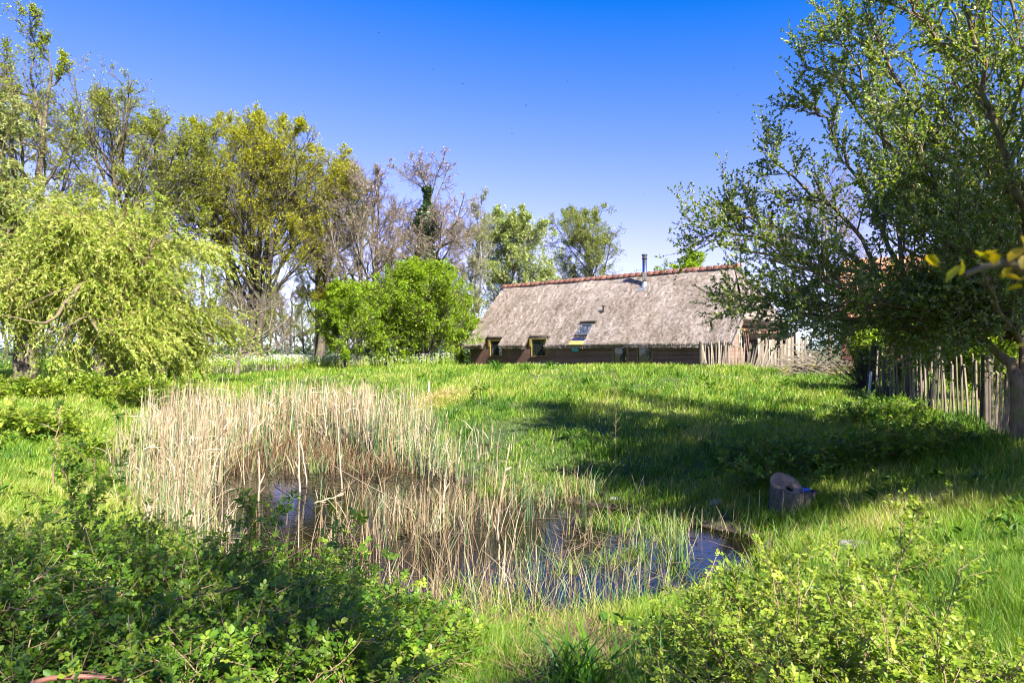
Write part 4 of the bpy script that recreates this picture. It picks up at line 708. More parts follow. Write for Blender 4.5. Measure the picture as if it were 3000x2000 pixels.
# ------------------------------------------------------------------ thatched house
def house():
    reseed(14)
    zg = -1.1; rz = math.atan2(-.67, .742)
    H = thing('thatched_house', 'low brick farmhouse under a big thatched roof with red ridge tiles', 'house', (-.5, 47.7, zg), rz)
    LEN = 16.7; RI = 5.75; DROP = 4.15; W = 4.0; HIP = 1.66; SH = .71
    # thatch
    m, nt, out = new_mat('weathered thatch'); L = nt.links; co = objco(nt)
    a = nd(nt, 'ShaderNodeAttribute', attribute_name='v').outputs['Fac']
    n1 = noise(nt, 26, 4, co, .7); n2 = noise(nt, .7, 4, co)
    mp = nd(nt, 'ShaderNodeMapping'); mp.inputs['Scale'].default_value = (2.6, .35, .35); L.new(co, mp.inputs[0]); n3 = noise(nt, 1.2, 4, mp.outputs[0])
    s1 = nd(nt, 'ShaderNodeMath', operation='ADD'); L.new(n1, s1.inputs[0]); L.new(a, s1.inputs[1])
    s2 = nd(nt, 'ShaderNodeMath', operation='MULTIPLY'); L.new(s1.outputs[0], s2.inputs[0]); s2.inputs[1].default_value = .5
    col = ramp(nt, s2.outputs[0], [(.24, (.07, .056, .045)), (.42, (.28, .24, .205)), (.58, (.46, .41, .365)), (.78, (.72, .67, .61))])
    mx = nd(nt, 'ShaderNodeMix', data_type='RGBA', blend_type='MULTIPLY'); mx.inputs[0].default_value = .75; L.new(col, mx.inputs[6]); L.new(ramp(nt, n2, [(.3, (.66, .6, .52)), (.6, (1.08, 1.04, 1.02))]), mx.inputs[7])
    mx3 = nd(nt, 'ShaderNodeMix', data_type='RGBA', blend_type='MULTIPLY'); mx3.inputs[0].default_value = .5; L.new(mx.outputs[2], mx3.inputs[6]); L.new(ramp(nt, n3, [(.32, (.55, .48, .4)), (.55, (1.05, 1.05, 1.05))]), mx3.inputs[7])
    p = nd(nt, 'ShaderNodeBsdfPrincipled', Roughness=.95); p.inputs['Specular IOR Level'].default_value = .15; L.new(mx3.outputs[2], p.inputs['Base Color'])
    b = nd(nt, 'ShaderNodeBump', Strength=1, Distance=.05); L.new(n1, b.inputs['Height']); L.new(b.outputs[0], p.inputs['Normal']); L.new(p.outputs[0], out.inputs[0]); thatch = m
    wins = [(1.9, 3.05), (5.4, 6.7)]
    def cut(x):
        s = np.ones_like(x)
        for i, (x0, x1) in enumerate(wins): s = np.where((x > x0-.18) & (x < x1+.08),   .872-.012*i, s)
        return s
    cols = set(np.linspace(0, 1, 75))
    xr = lambda s: LEN+HIP*np.minimum(s/SH, 1)+(s > SH)*.02
    xs = list(np.linspace(0, LEN-.2, 150))
    for x0, x1 in wins: xs += [x0-.19, x0-.17, x1+.07, x1+.09]
    xs = np.array(sorted(xs)); tail = np.linspace(0, 1, 22)[1:]
    nrow = 44; g = Geo()
    def surf(off):
        rows = []
        for r in np.linspace(0, 1, nrow):
            s = r*cut(xs); x = xs; e = (LEN-.2)+(xr(r)-(LEN-.2))*tail
            x_ = np.concatenate([x, e]); s_ = np.concatenate([s, np.full(len(e), r)])
            sag = .06*np.sin(x_*.7)*s_+.03*np.sin(x_*1.9+s_*5)+.05*np.sin(s_*3.1)
            rows.append(np.stack([x_, -W*s_-.02-off*.72-sag*.7, RI-DROP*s_-off*.69-0*sag+sag*.3], -1))
        return np.array(rows)
    top = surf(0); top += rng.normal(0, .012, top.shape); bot = surf(-.0)*1; bot = bot+np.array([0, .22, -.2]); nR, nC, _ = top.shape
    q = [[i*nC+j, i*nC+j+1, (i+1)*nC+j+1, (i+1)*nC+j] for i in range(nR-1) for j in range(nC-1)]
    off = nR*nC; V = np.concatenate([top.reshape(-1, 3), bot.reshape(-1, 3)])
    rim = [(nR-1)*nC+j for j in range(nC)]; q += [[(nR-1)*nC+j, (nR-1)*nC+j+1, off+(nR-1)*nC+j+1, off+(nR-1)*nC+j] for j in range(nC-1)]
    q += [[(i+1)*nC, i*nC, off+i*nC, off+(i+1)*nC] for i in range(nR-1)] + [[i*nC+nC-1, (i+1)*nC+nC-1, off+(i+1)*nC+nC-1, off+i*nC+nC-1] for i in range(nR-1)]
    q += [[off+q_[3], off+q_[2], off+q_[1], off+q_[0]] for q_ in q[:(nR-1)*(nC-1)]]
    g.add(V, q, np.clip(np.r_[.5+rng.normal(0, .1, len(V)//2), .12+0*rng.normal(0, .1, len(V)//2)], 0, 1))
    # back slope and hip
    Vb = [(0, .02, RI), (LEN, .02, RI), (LEN+HIP, W*SH, RI-DROP*SH), (LEN+HIP+.02, W, RI-DROP), (0, W, RI-DROP)]
    def grid(a_, b_, c_, d_, n_=18):
        u = np.linspace(0, 1, n_)[:, None, None]; w = np.linspace(0, 1, n_)[None, :, None]; a_, b_, c_, d_ = map(np.array, (a_, b_, c_, d_))
        P = (a_*(1-u)+b_*u)*(1-w)+(d_*(1-u)+c_*u)*w; i = np.arange(n_-1)[:, None]; j = np.arange(n_-1)[None]; qq = np.stack([i*n_+j, (i+1)*n_+j, (i+1)*n_+j+1, i*n_+j+1], -1); return P, qq
    P, qq = grid((0, .02, RI), (LEN, .02, RI), (LEN+HIP, W*SH, RI-DROP*SH), (0, W*SH, RI-DROP*SH)); g.add(P, qq)
    P, qq = grid((0, W*SH, RI-DROP*SH), (LEN+HIP, W*SH, RI-DROP*SH), (LEN+HIP, W, RI-DROP), (0, W, RI-DROP)); g.add(P, qq)
    zc = RI-DROP*SH
    P, qq = grid((LEN-.01, -.03, RI), (LEN-.01, .03, RI), (LEN+HIP, W*SH, zc), (LEN+HIP, -W*SH-.03, zc), 22); bul = np.sin(np.linspace(0, np.pi, 22))[None, :, None]*np.array([.12, 0, .08]); P = P+bul; g.add(P, qq)
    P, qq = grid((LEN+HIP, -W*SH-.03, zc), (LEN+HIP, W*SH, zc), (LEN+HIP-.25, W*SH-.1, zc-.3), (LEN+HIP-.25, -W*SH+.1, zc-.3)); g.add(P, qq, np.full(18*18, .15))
    # straw ends lying on the slopes
    n = 46000; x = U(0, LEN+HIP, n); s = U(0.02, 1, n)**.9; k = (x < xr(s)-.02) & (s < cut(x)); x, s = x[k], s[k]; N = len(x); sag = .06*np.sin(x*.7)*s+.03*np.sin(x*1.9+s*5)+.05*np.sin(s*3.1)
    pos = np.stack([x, -W*s-.02-sag*.7, RI-DROP*s+sag*.3], -1); nn = np.array([0, -.72, .694]); dn = np.array([0, -.694, -.72])
    dr = nrm(dn+rng.normal(0, .22, (N, 3))); end = pos+nn*U(.015, .05, (N, 1))+dr*U(.05, .13, (N, 1)); side = np.tile([1., 0, 0], (N, 1)); ribbons(g, np.stack([pos-nn*.01, end], 1), np.stack([U(.012, .03, N), U(.01, .025, N)], 1), side, np.clip(rng.normal(.5, .25, N), 0, 1))
    n = 5000; w = U(0, 1, n); y = U(-1, 1, n)*w; pos = np.stack([LEN+HIP*w+.12*np.sin(w*np.pi), y*W*SH, RI-DROP*SH*w+.08*np.sin(w*np.pi)], -1); hn = nrm(np.array([DROP*SH, 0, HIP])); hd = nrm(np.array([HIP, 0, -DROP*SH]))
    end = pos+hn*U(.015, .05, (n, 1))+nrm(hd+rng.normal(0, .2, (n, 3)))*U(.05, .13, (n, 1)); ribbons(g, np.stack([pos, end], 1), np.full((n, 2), .022), np.tile([0, 1., 0], (n, 1)), np.clip(rng.normal(.5, .25, n), 0, 1))
    # ragged eave fringe
    n = 4200; x = U(0, LEN+HIP, n); s = cut(x); pos = np.stack([x, -W*s+U(-.02, .2, n), RI-DROP*s-U(.0, .18, n)], -1); end = pos+nrm(np.array([0, -.35, -1])+rng.normal(0, .25, (n, 3)))*U(.03, .09, (n, 1)); ribbons(g, np.stack([pos, end], 1), np.full((n, 2), .018), np.tile([1., 0, 0], (n, 1)), np.clip(rng.normal(.45, .25, n), 0, 1))
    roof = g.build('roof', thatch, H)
    # ridge tiles: half round, each a little proud of the next
    tile = new_mat('red ridge tile'); m, nt, out = tile; L = nt.links; a = nd(nt, 'ShaderNodeAttribute', attribute_name='v').outputs['Fac']
    mxx = nd(nt, 'ShaderNodeMix', data_type='RGBA', blend_type='MULTIPLY'); mxx.inputs[0].default_value = .7; L.new(ramp(nt, a, [(0, (.1, .036, .024)), (.5, (.17, .066, .043)), (.9, (.25, .11, .07)), (1, (.36, .32, .28))]), mxx.inputs[6]); L.new(ramp(nt, noise(nt, 5, 5, objco(nt)), [(.3, (.5, .5, .5)), (.65, (1.15, 1.15, 1.15))]), mxx.inputs[7])
    p = nd(nt, 'ShaderNodeBsdfPrincipled', Roughness=.8); L.new(mxx.outputs[2], p.inputs['Base Color']); L.new(p.outputs[0], out.inputs[0])
    g = Geo(); nt_ = 41; step = (LEN+.1)/nt_; ang = np.linspace(-.15, np.pi+.15, 11)
    for i in range(nt_):
        x0, x1 = i*step-.03, (i+1)*step+.025; r0, r1 = .215, .185; rr = [(x0, r0-.012), (x0+.015, r0), (x1, r1), (x1, r1-.03)]
        v = np.array([[(x_, math.cos(t)*r_*1.05, RI-.06+math.sin(t)*r_) for t in ang] for x_, r_ in rr]); nn_ = len(ang); qd = [[k*nn_+j, k*nn_+j+1, (k+1)*nn_+j+1, (k+1)*nn_+j] for k in range(3) for j in range(nn_-1)]
        g.add(v, qd, np.full(4*nn_, np.clip(rng.normal(.5, .2), 0, .85)))
        v2 = np.array([[(x_, math.cos(t)*.225, RI-.06+math.sin(t)*.222) for t in ang] for x_ in (x0-.012, x0+.02)]); g.add(v2, [[j, j+1, nn_+j+1, nn_+j] for j in range(nn_-1)], np.full(2*nn_, 1.0 if i % 5 else .9))
    g.add(np.array([[(x_, math.cos(t)*r_, RI-.1+math.sin(t)*r_) for t in ang] for x_, r_ in ((LEN+.05, .235), (LEN+.1, .25), (LEN+.3, .26), (LEN+.3, .05))]), [[k*11+j, k*11+j+1, (k+1)*11+j+1, (k+1)*11+j] for k in range(3) for j in range(10)], np.full(44, .8))
    g.build('ridge_tiles', tile[0], roof, True)
    # walls
    bk = brick_mat('dark brown brick', (.125, .054, .038), (.075, .038, .029), (.22, .2, .18)); bkr = brick_mat('sunlit red brick', (.34, .14, .085), (.22, .085, .055), (.42, .38, .33))  # the end wall's lighter copy carries sunlight in its brick colour
    yel = plain('ochre painted timber', (.2, .15, .03), .55); gl = glass_mat('window glass'); dark = plain('unlit room shade', (.015, .014, .013), .9)
    fy = -W+.42
    holes = [(1.98, 3.1, .92, 1.95), (5.46, 6.68, .92, 1.99), (11.35, 12.36, .05, 1.66), (12.9, 13.84, .05, 1.66)]
    def wall_with_holes(x0, x1, z0, z1, hs, y, t=.22):
        mb = MB(); e = sorted(set([x0, x1]+[h for q_ in hs for h in q_[:2]]))
        for a_, b_ in zip(e[:-1], e[1:]):
            hh = [q_ for q_ in hs if q_[0] <= a_+1e-6 and q_[1] >= b_-1e-6]
            if not hh: mb.box(a_, b_, y, y+t, z0, z1)
            else:
                mb.box(a_, b_, y, y+t, z0, hh[0][2])
                if hh[0][3] < z1: mb.box(a_, b_, y, y+t, hh[0][3], z1)
        return mb
    uvx = lambda c: (c.x+c.y, c.z)
    wall_with_holes(.25, 7.54, -.6, 1.8, holes[:2], fy).build('front_wall', bk, H, uvx)
    wall_with_holes(7.54, LEN+1.25, -.6, 1.79, holes[2:], fy-.012).build('front_wall', bk, H, uvx)
    MB().box(.25, LEN+1.25, W-.6, W-.4, -.6, 1.7).build('back_wall', bk, H, uvx)
    mb = MB(); ex = LEN+1.25
    mb.add([(ex-.2, fy+.212, -.6), (ex-.2, -2.35, -.6), (ex-.2, -2.35, 2.75), (ex-.2, fy+.212, 1.85), (ex, fy+.212, -.6), (ex, -2.35, -.6), (ex, -2.35, 2.75), (ex, fy+.212, 1.85)], [(0, 3, 2, 1), (4, 5, 6, 7), (0, 1, 5, 4), (1, 2, 6, 5), (2, 3, 7, 6), (3, 0, 4, 7)])
    for y0, y1, z0, z1 in ((-2.35, -1.7, -.6, 1.35), (-2.35, -1.7, 2.35, 2.75), (-1.7, W-.63, -.6, 2.75)): mb.box(ex-.2, ex, y0, y1, z0, z1)
    mb.build('end_wall', bkr, H, lambda c: (c.y, c.z))
    mb = MB(); mb.add([(.25, fy+.23, -.6), (.25, W-.63, -.6), (.25, W-.63, 1.7), (.25, 0, 5.3), (.25, fy+.23, 1.7)], [(0, 1, 2, 3, 4)]); mb.build('gable_wall', bk, H, lambda c: (c.y, c.z))
    MB().box(.3, LEN+1.0, fy+.6, fy+.65, -.5, 2.2).build('interior_shade_sheet', dark, H)  # black sheet standing in for the shade of the unlit rooms
    def frame(x0, x1, z0, z1, t=.055, dp=.1, y=fy):
        mb = MB(); mb.box(x0, x0+t, y-.02, y+dp, z0, z1).box(x1-t, x1, y-.02, y+dp, z0, z1).box(x0+t, x1-t, y-.018, y+dp-.002, z0, z0+t).box(x0+t, x1-t, y-.018, y+dp-.002, z1-t, z1); return mb
    for i, (x0, x1, z0, z1) in enumerate(holes):
        nm = 'window' if i < 2 else 'door'
        f = frame(x0, x1, z0, z1).build(nm, yel, H, bevel=.006); MB().box(x0+.06, x1-.06, fy+.045, fy+.055, z0+.06, z1-.06).build('pane', gl, f)
        if i < 2:
            MB().box(x0-.05, x1+.05, fy-.07, fy+.02, z0-.06, z0).build('sill', plain('brick sill', (.07, .04, .03), .9) if i == 0 else bpy.data.materials['brick sill'], f)
            MB().box(x0-.12, x0-.002, fy-.05, fy-.02, z0+.62, z1+.02).build('cheek_board', yel, f)
        if i == 2: MB().box(x1-.16, x1-.12, fy-.06, fy-.02, .75, .9).build('handle', plain('steel', (.4, .4, .4), .3, 1), f)
    f = MB(); y0, y1 = -2.35, -1.7
    f.box(ex-.06, ex+.02, y0, y0+.06, 1.35, 2.35).box(ex-.06, ex+.02, y1-.06, y1, 1.35, 2.35).box(ex-.058, ex+.018, y0+.06, y1-.06, 1.35, 1.41).box(ex-.058, ex+.018, y0+.06, y1-.06, 2.29, 2.35); f = f.build('window', yel, H)
    MB().box(ex-.05, ex-.04, y0+.05, y1-.05, 1.4, 2.3).build('pane', gl, f)
    mb = MB(); white = plain('white glazing bar', (.7, .68, .6), .5)
    for yy in (-2.14, -1.92): mb.box(ex-.038, ex-.01, yy-.012, yy+.012, 1.41, 2.29)
    for zz in (1.7, 2.0): mb.box(ex-.036, ex-.012, y0+.06, y1-.06, zz-.012, zz+.012)
    mb.build('glazing_bars', white, f)
    MB().box(7.53, 7.56, fy-.035, fy-.014, -.3, 1.75).build('downpipe', plain('grey pipe', (.13, .12, .11), .5), H)
    bx = MB().box(8.62, 9.05, fy-.11, fy-.015, 1.22, 1.4).build('wall_box', plain('turquoise box', (.03, .35, .5), .5), H, bevel=.01)
    # roof furniture: point on the front slope and its normal
    sl = lambda x, s: np.array([x, -W*s, RI-DROP*s])
    zinc = plain('zinc flue', (.55, .57, .6), .28, 1.0, .12, 4, .05); lead = plain('lead sheet', (.3, .31, .33), .5, .5, .2, 6); blk = plain('black plastic', (.015, .015, .017), .4)
    b0 = sl(11.6, .17); mb = MB(); lathe(mb, [(.3, -.32), (.2, .0), (.155, .12), (.15, .2)], b0, 20, False); ch = mb.build('chimney', lead, roof)
    for po in ch.data.polygons: po.use_smooth = True
    mb = MB(); lathe(mb, [(.125, .1), (.125, .7), (.135, .705), (.135, .74), (.125, .745), (.125, 1.5)], b0, 22); fl = mb.build('flue_pipe', zinc, roof)
    for po in fl.data.polygons: po.use_smooth = True
    mb = MB(); lathe(mb, [(.16, 1.5), (.17, 1.53), (.13, 1.56), (.13, 1.68), (.17, 1.71), (.17, 1.76), (.1, 1.78)], b0, 22); mb.build('flue_cap', plain('soot metal', (.08, .08, .085), .5, .6), roof)
    mb = MB(); c0, c1 = sl(11.6, .18), sl(11.6, .27); o_ = np.array([0, -.72, .694])*.05
    mb.add([c0+o_+[-.28, 0, 0], c0+o_+[.28, 0, 0], c1+o_+[.3, 0, 0], c1+o_+[-.3, 0, 0], c0+[-.28, 0, 0], c0+[.28, 0, 0], c1+[.3, 0, 0], c1+[-.3, 0, 0]], [(3, 2, 1, 0), (3, 7, 6, 2), (0, 4, 7, 3), (1, 2, 6, 5), (0, 1, 5, 4)]); mb.build('flashing', lead, roof)
    b1 = sl(9.85, .575); mb = MB(); lathe(mb, [(.09, -.15), (.06, .05), (.05, .1), (.05, .42), (.075, .43), (.075, .5)], b1, 14); v = mb.build('vent_pipe', blk, roof)
    mb = MB(); c0, c1 = sl(9.85, .585), sl(9.8, .625); mb.add([c0+o_+[-.16, 0, 0], c0+o_+[.16, 0, 0], c1+o_+[.2, 0, 0], c1+o_+[-.2, 0, 0], c0+[-.16, 0, 0], c0+[.16, 0, 0], c1+[.2, 0, 0], c1+[-.2, 0, 0]], [(3, 2, 1, 0), (3, 7, 6, 2), (0, 4, 7, 3), (1, 2, 6, 5)]); mb.build('vent_flashing', plain('pale board', (.5, .42, .3), .7), roof)
    # skylight with a dark slab for its recess shadow and boards running to the eave
    def on(x, s, h): return sl(x, s)+np.array([0, -.72, .694])*h
    def slab(mb, x0, x1, s0, s1, h0, h1):
        v = [on(x0, s0, h0), on(x1, s0, h0), on(x1, s1, h0), on(x0, s1, h0), on(x0, s0, h1), on(x1, s0, h1), on(x1, s1, h1), on(x0, s1, h1)]; mb.add(v, [(0, 1, 2, 3), (7, 6, 5, 4), (1, 0, 4, 5), (2, 1, 5, 6), (3, 2, 6, 7), (0, 3, 7, 4)])
    sx0, sx1 = 8.75, 9.62
    mb = MB(); slab(mb, sx0, sx0+.07, .72, .88, .0, .11); slab(mb, sx1-.07, sx1, .72, .88, .0, .11); slab(mb, sx0+.07, sx1-.07, .72, .738, .0, .108); slab(mb, sx0+.07, sx1-.07, .862, .88, .0, .108); sk = mb.build('skylight', plain('grey frame', (.09, .1, .11), .4), roof)
    mb = MB(); slab(mb, sx0+.06, sx1-.06, .735, .865, .05, .07); mb.build('pane', glass_mat('skylight glass', (.03, .05, .08), .02), sk)
    mb = MB(); slab(mb, sx0-.08, sx1+.12, .698, .716, .02, .2); mb.build('skylight_recess_shade', plain('painted recess shade', (.05, .04, .03), .95), roof)  # dark slab painted as the shadow at the top of the recess
    mb = MB(); slab(mb, sx0-.04, sx1, .884, .925, .01, .05); mb.build('skylight_apron', blk, roof)
    mb = MB(); slab(mb, sx0-.04, sx1, .927, .958, .01, .06); mb.build('skylight_flashing', zinc, roof)
    mb = MB(); slab(mb, sx0-.06, sx1, .96, 1.01, .01, .07); mb.build('skylight_board', plain('weathered ochre board', (.45, .34, .09), .7), roof)
    # stone step slabs before the wall, loose
    o = MB().box(0, 2.3, 0, .35, 0, .42).build('stone_slab', plain('grey stone', (.4, .37, .32), .9, 0, .3, 3), None, bevel=.03); o.location = (.9, 40.4, -1.05); o.rotation_euler[2] = rz; tag(o, 'low pale stone bench along the brick wall', 'bench')

# ------------------------------------------------------------------ barn, fences, brushwood
def barn():
    d = 30; x0 = X(2465, 30); H = thing('brick_barn', 'red brick barn with orange tile roof behind the sallow', 'barn', (x0, 30, -1.0), -.52)
    bk = brick_mat('barn brick', (.17, .05, .035), (.115, .034, .026), (.26, .22, .19), .22, .075)
    LN = 11; mb = MB(); mb.box(0, LN, 0, .22, -.4, 2.6); mb.build('front_wall', bk, H, lambda c: (c.x+c.y, c.z))
    mb = MB(); mb.add([(.01, .22, -.4), (.01, 6, -.4), (.01, 6, 2.6), (.01, 3, 5.4), (.01, .22, 2.6)], [(0, 1, 2, 3, 4)]); mb.build('gable_wall', bk, H, lambda c: (c.y, c.z)); mb = MB(); mb.add([(LN-.01, .22, -.4), (LN-.01, 6, -.4), (LN-.01, 6, 2.6), (LN-.01, 3, 5.4), (LN-.01, .22, 2.6)], [(4, 3, 2, 1, 0)]); mb.build('gable_wall', bk, H, lambda c: (c.y, c.z))
    MB().box(0, LN, 6.0, 6.2, -.4, 2.6).build('back_wall', bk, H, lambda c: (c.x+c.y, c.z))
    MB().box(-.05, LN, -.12, -.02, 2.52, 2.62).build('gutter', plain('white gutter', (.6, .6, .58), .4), H)
    # pantiles: a real wave across the roof and steps down it
    m, nt, out = new_mat('orange pantile'); L = nt.links; a = nd(nt, 'ShaderNodeAttribute', attribute_name='v').outputs['Fac']; p = nd(nt, 'ShaderNodeBsdfPrincipled', Roughness=.75)
    L.new(ramp(nt, a, [(0, (.25, .1, .05)), (.5, (.45, .2, .1)), (1, (.62, .34, .2))]), p.inputs['Base Color']); L.new(p.outputs[0], out.inputs[0])
    g = Geo(); nc = 48; nr = 13; sub = 6
    for sgn in (1, -1):
        for r in range(nr):
            t0, t1 = r/nr, (r+1.12)/nr; u = np.arange(nc*sub+1)/(nc*sub)*(LN+.4)-.2; wv = .035*np.sin(u/(LN/nc)*2*np.pi)
            def line(t, lift): y = -.25+3.25*(1-t) if False else (3-(3.3)*(t)); z = 5.45-2.95*t; return np.stack([u, np.full_like(u, y if sgn > 0 else 6-y), np.full_like(u, z+lift)+wv], -1)
            v = np.concatenate([line(t0, .03), line(t1, .06), line(t1, .03)]); n_ = len(u); qd = [[k*n_+j, k*n_+j+1, (k+1)*n_+j+1, (k+1)*n_+j] for k in range(2) for j in range(n_-1)]
            av = np.repeat(np.clip(rng.normal(.5, .2, nc+1), 0, 1), sub)[:n_]; av = np.concatenate([av, np.full(n_-len(av), .5)]); g.add(v, qd, np.tile(av, 3))
    g.build('roof', m, H)
def paling(name, label, line, n, h, lean, parent_label, posts=(), rz=.2, w=.028, tilt=None, wires=True, shade_tone=0):
    """a fence of split chestnut pales strung on wire along a polyline"""
    L = np.array(line, float); seg = np.r_[0, np.cumsum(np.hypot(*np.diff(L, axis=0).T))]
    o = L[0]; root = thing(name, label, 'fence', (o[0], o[1], G1(*o)))
    ms = []
    for i in range(5):
        mb = MB(); a = w*U(.8, 1.2); b = w*U(.45, .7); hh = h*U(.95, 1.06); t = U(-.02, .02); mb.add([(-a/2, -b/2, -.12), (a/2, -b/2, -.12), (a/2, b/2, -.12), (-a/2, b/2, -.12), (-a*.42+t, -b/2, hh*.5), (a*.46+t, -b/2, hh*.5), (a*.46+t, b/2, hh*.5), (-a*.42+t, b/2, hh*.5), (-a*.4, -b/2, hh), (a*.4, -b/2, hh-.03), (a*.4, b/2, hh-.03), (-a*.4, b/2, hh)], [(0, 1, 5, 4), (1, 2, 6, 5), (2, 3, 7, 6), (3, 0, 4, 7), (4, 5, 9, 8), (5, 6, 10, 9), (6, 7, 11, 10), (7, 4, 8, 11), (8, 9, 10, 11)])
        o_ = mb.build('pale', M['pale'][min(2, i % 3+shade_tone)], root); ms.append(o_)
    for i in range(n):
        s = (i+U(.3, .7))/n*seg[-1]; k = min(np.searchsorted(seg, s, side='right')-1, len(L)-2); f = (s-seg[k])/(seg[k+1]-seg[k]); p = L[k]*(1-f)+L[k+1]*f; d = L[k+1]-L[k]
        q = ms[i] if i < 5 else ms[i % 5].copy()
        if i >= 5: COL.objects.link(q); q.parent = root
        q.location = (p[0]-o[0], p[1]-o[1], G1(*p)-root.location[2]); tl = rng.normal(0, lean)+(tilt(i/n) if tilt else 0); az = math.atan2(d[1], d[0]); q.rotation_euler = (rng.normal(0, lean*.5), tl, az); q.scale = (1, 1, U(.86, 1.08))
    for (x, y, hh, r, lx) in posts:
        mb = MB(); lathe(mb, [(r*1.03, -.3), (r, .3), (r*.96, hh-.02), (r*.8, hh)], (0, 0, 0), 12); q = mb.build('post', M['post'], root); q.location = (x-o[0], y-o[1], G1(x, y)-root.location[2]); q.rotation_euler = (0, lx, 0)
    if wires:
        g = Geo()
        for zf in (.3, .8):
            pp = np.array([[*(L[min(np.searchsorted(seg, s, side='right')-1, len(L)-2)]*(1-0)-o)*0, 0] for s in [0]])
            pts = []
            for s in np.linspace(0, seg[-1], 24):
                k = min(np.searchsorted(seg, s, side='right')-1, len(L)-2); f = (s-seg[k])/(seg[k+1]-seg[k]); p = L[k]*(1-f)+L[k+1]*f; pts.append((p[0]-o[0], p[1]-o[1], G1(*p)-root.location[2]+h*zf-.03))
            tubes(g, np.array(pts)[None], np.full((1, 24), .003), 4)
        g.build('wire', M['wire'], root)
    return root
def fences():
    reseed(15)
    M['pale'] = [bark_mat('split pale light', (.22, .18, .135), (.42, .36, .28), None, 8, .3), bark_mat('split pale mid', (.14, .11, .08), (.3, .25, .19), None, 8, .3), bark_mat('split pale dark', (.1, .08, .06), (.24, .2, .15), None, 8, .3)]
    M['post'] = bark_mat('dark rotten post', (.025, .022, .018), (.08, .07, .055), (.06, .075, .03), 6, .7); M['wire'] = plain('wire', (.12, .1, .09), .5, .8)
    paling('paling_fence', 'chestnut paling fence with dark leaning posts under the sallow', [(9.35, 17.6), (9.25, 15.5), (8.9, 13), (8.0, 11.2), (7.5, 10.1)], 44, 1.18, .05, '', [(9.55, 18.3, 1.25, .07, .12), (9.35, 17.0, 1.05, .08, -.03), (9.3, 16.0, 1.3, .065, .03), (9.15, 14.9, 1.45, .07, .1), (8.75, 12.6, 1.3, .1, .02)], w=.045, shade_tone=1)  # darker pales put the shade of the leaves into the wood colour
    A = lambda px, d: (X(px, d), d)
    paling('paling_fence', 'pale stake fence leaning in front of the right end of the house', [A(2052, 28.5), A(2130, 28.3), A(2210, 27.8), A(2300, 27.6)], 40, 1.05, .07, '', [(*A(2052, 28.45), 1.12, .06, 0)], w=.055, tilt=lambda t: .38*max(0, t-.45)/.3 if t < .78 else .05)
    paling('paling_fence', 'low paling fence along the wood edge behind the meadow', [A(590, 36), A(760, 37), A(900, 38)], 60, .5, .08, '', [], w=.05)
    # tall grey boards closing the yard at the house end
    r = thing('board_fence', 'tall weathered board fence between the house and the barn', 'fence', (X(2225, 31), 31, -.8)); 
    for i in range(16):
        if i in (6, 11): continue
        x = i*.15; hh = 1.55+U(-.1, .15); o = MB().box(-.06, .06, -.012, .012, 0, hh).build('board', M['pale'][i % 3], r, bevel=.004); o.location = (x, .0, -.1); o.rotation_euler = (0, rng.normal(0, .02), U(-.1, .1))
    MB().box(-.1, 2.4, .015, .06, .5, .58).box(-.1, 2.4, .015, .06, 1.15, 1.23).build('rail', M['pale'][2], r)
    s = thing('lean_to_shed', 'dark timber lean-to with slatted roof against the house end', 'shed', (X(2190, 34.5), 34.2, -.9), -.75)
    mb = MB()
    for i in range(12): mb.box(i*.19, i*.19+.175, 0, .03, 0, 1.9+U(-.02, .02))
    mb.build('plank_wall', M['post'], s); mb = MB()
    for i in range(7): mb.box(-.2, 2.5, -.3+i*.25, -.1+i*.25, 2.0+i*.09, 2.04+i*.09)
    mb.build('slat_roof', M['pale'][2], s)
    # brushwood
    r = thing('brushwood_pile', 'pile of cut pale branches beside the stake fence', 'brushwood', (X(2400, 24.5), 24.5, G1(X(2400, 24.5), 24.5))); g = Geo(); n = 260; x = rng.normal(0, .5, n); y = rng.normal(0, .4, n); z = np.abs(rng.normal(0, .28, n))*np.clip(1.2-.5*np.abs(x), .2, 1)
    a = rng.normal(.35, .45, n); d = np.stack([np.cos(a)*np.sign(rng.normal(-.6, 1, n)), rng.normal(0, .3, n), np.sin(a)*.55], -1); tubes(g, grow(np.stack([x, y, z], -1), d, U(.4, 1.3, n), 5, .06, (0, 0, -.03)), np.full((n, 1), .012)*np.array([1, .9, .8, .6, .4])*U(.7, 1.8, (n, 1)), 4); g.build('branches', M['bark_pale'], r, True)
    r = thing('bare_shrub', 'fan of bare dark stems by the leaning posts', 'shrub', (X(2535, 18.8), 18.8, G1(X(2535, 18.8), 18.8))); g = Geo(); n = 60; a = U(0, np.pi, n); d = np.stack([np.cos(a)*.8-.25, rng.normal(0, .25, n), np.sin(a)*.7+.25], -1); p = grow(np.tile([0, 0, 0.], (n, 1))+rng.normal(0, .1, (n, 3))*[1, 1, 0], d, U(.7, 1.7, n), 7, .06, (0, 0, .03)); R = np.full((n, 1), .011)*(1-.7*np.linspace(0, 1, 7)); tubes(g, p, R, 5)
    b, dd, tt, pr, _ = spawn(p, R, 4, .4, 1, .6, .2); tubes(g, grow(b, dd, U(.15, .4, len(b)), 4, .1), np.full((len(b), 4), .004), 3); g.build('stems', M['bark_dark'], r, True)
    # driftwood-like twigs and a white stake
    o = MB().box(-.03, .03, -.015, .015, -.1, .62).build('stake', plain('white painted stake', (.6, .62, .68), .6), None, bevel=.005); p = (X(2545, 17.4), 17.4); o.location = (*p, G1(*p)); o.rotation_euler = (0, .1, 0); tag(o, 'short white painted stake leaning by the dark posts', 'stake')

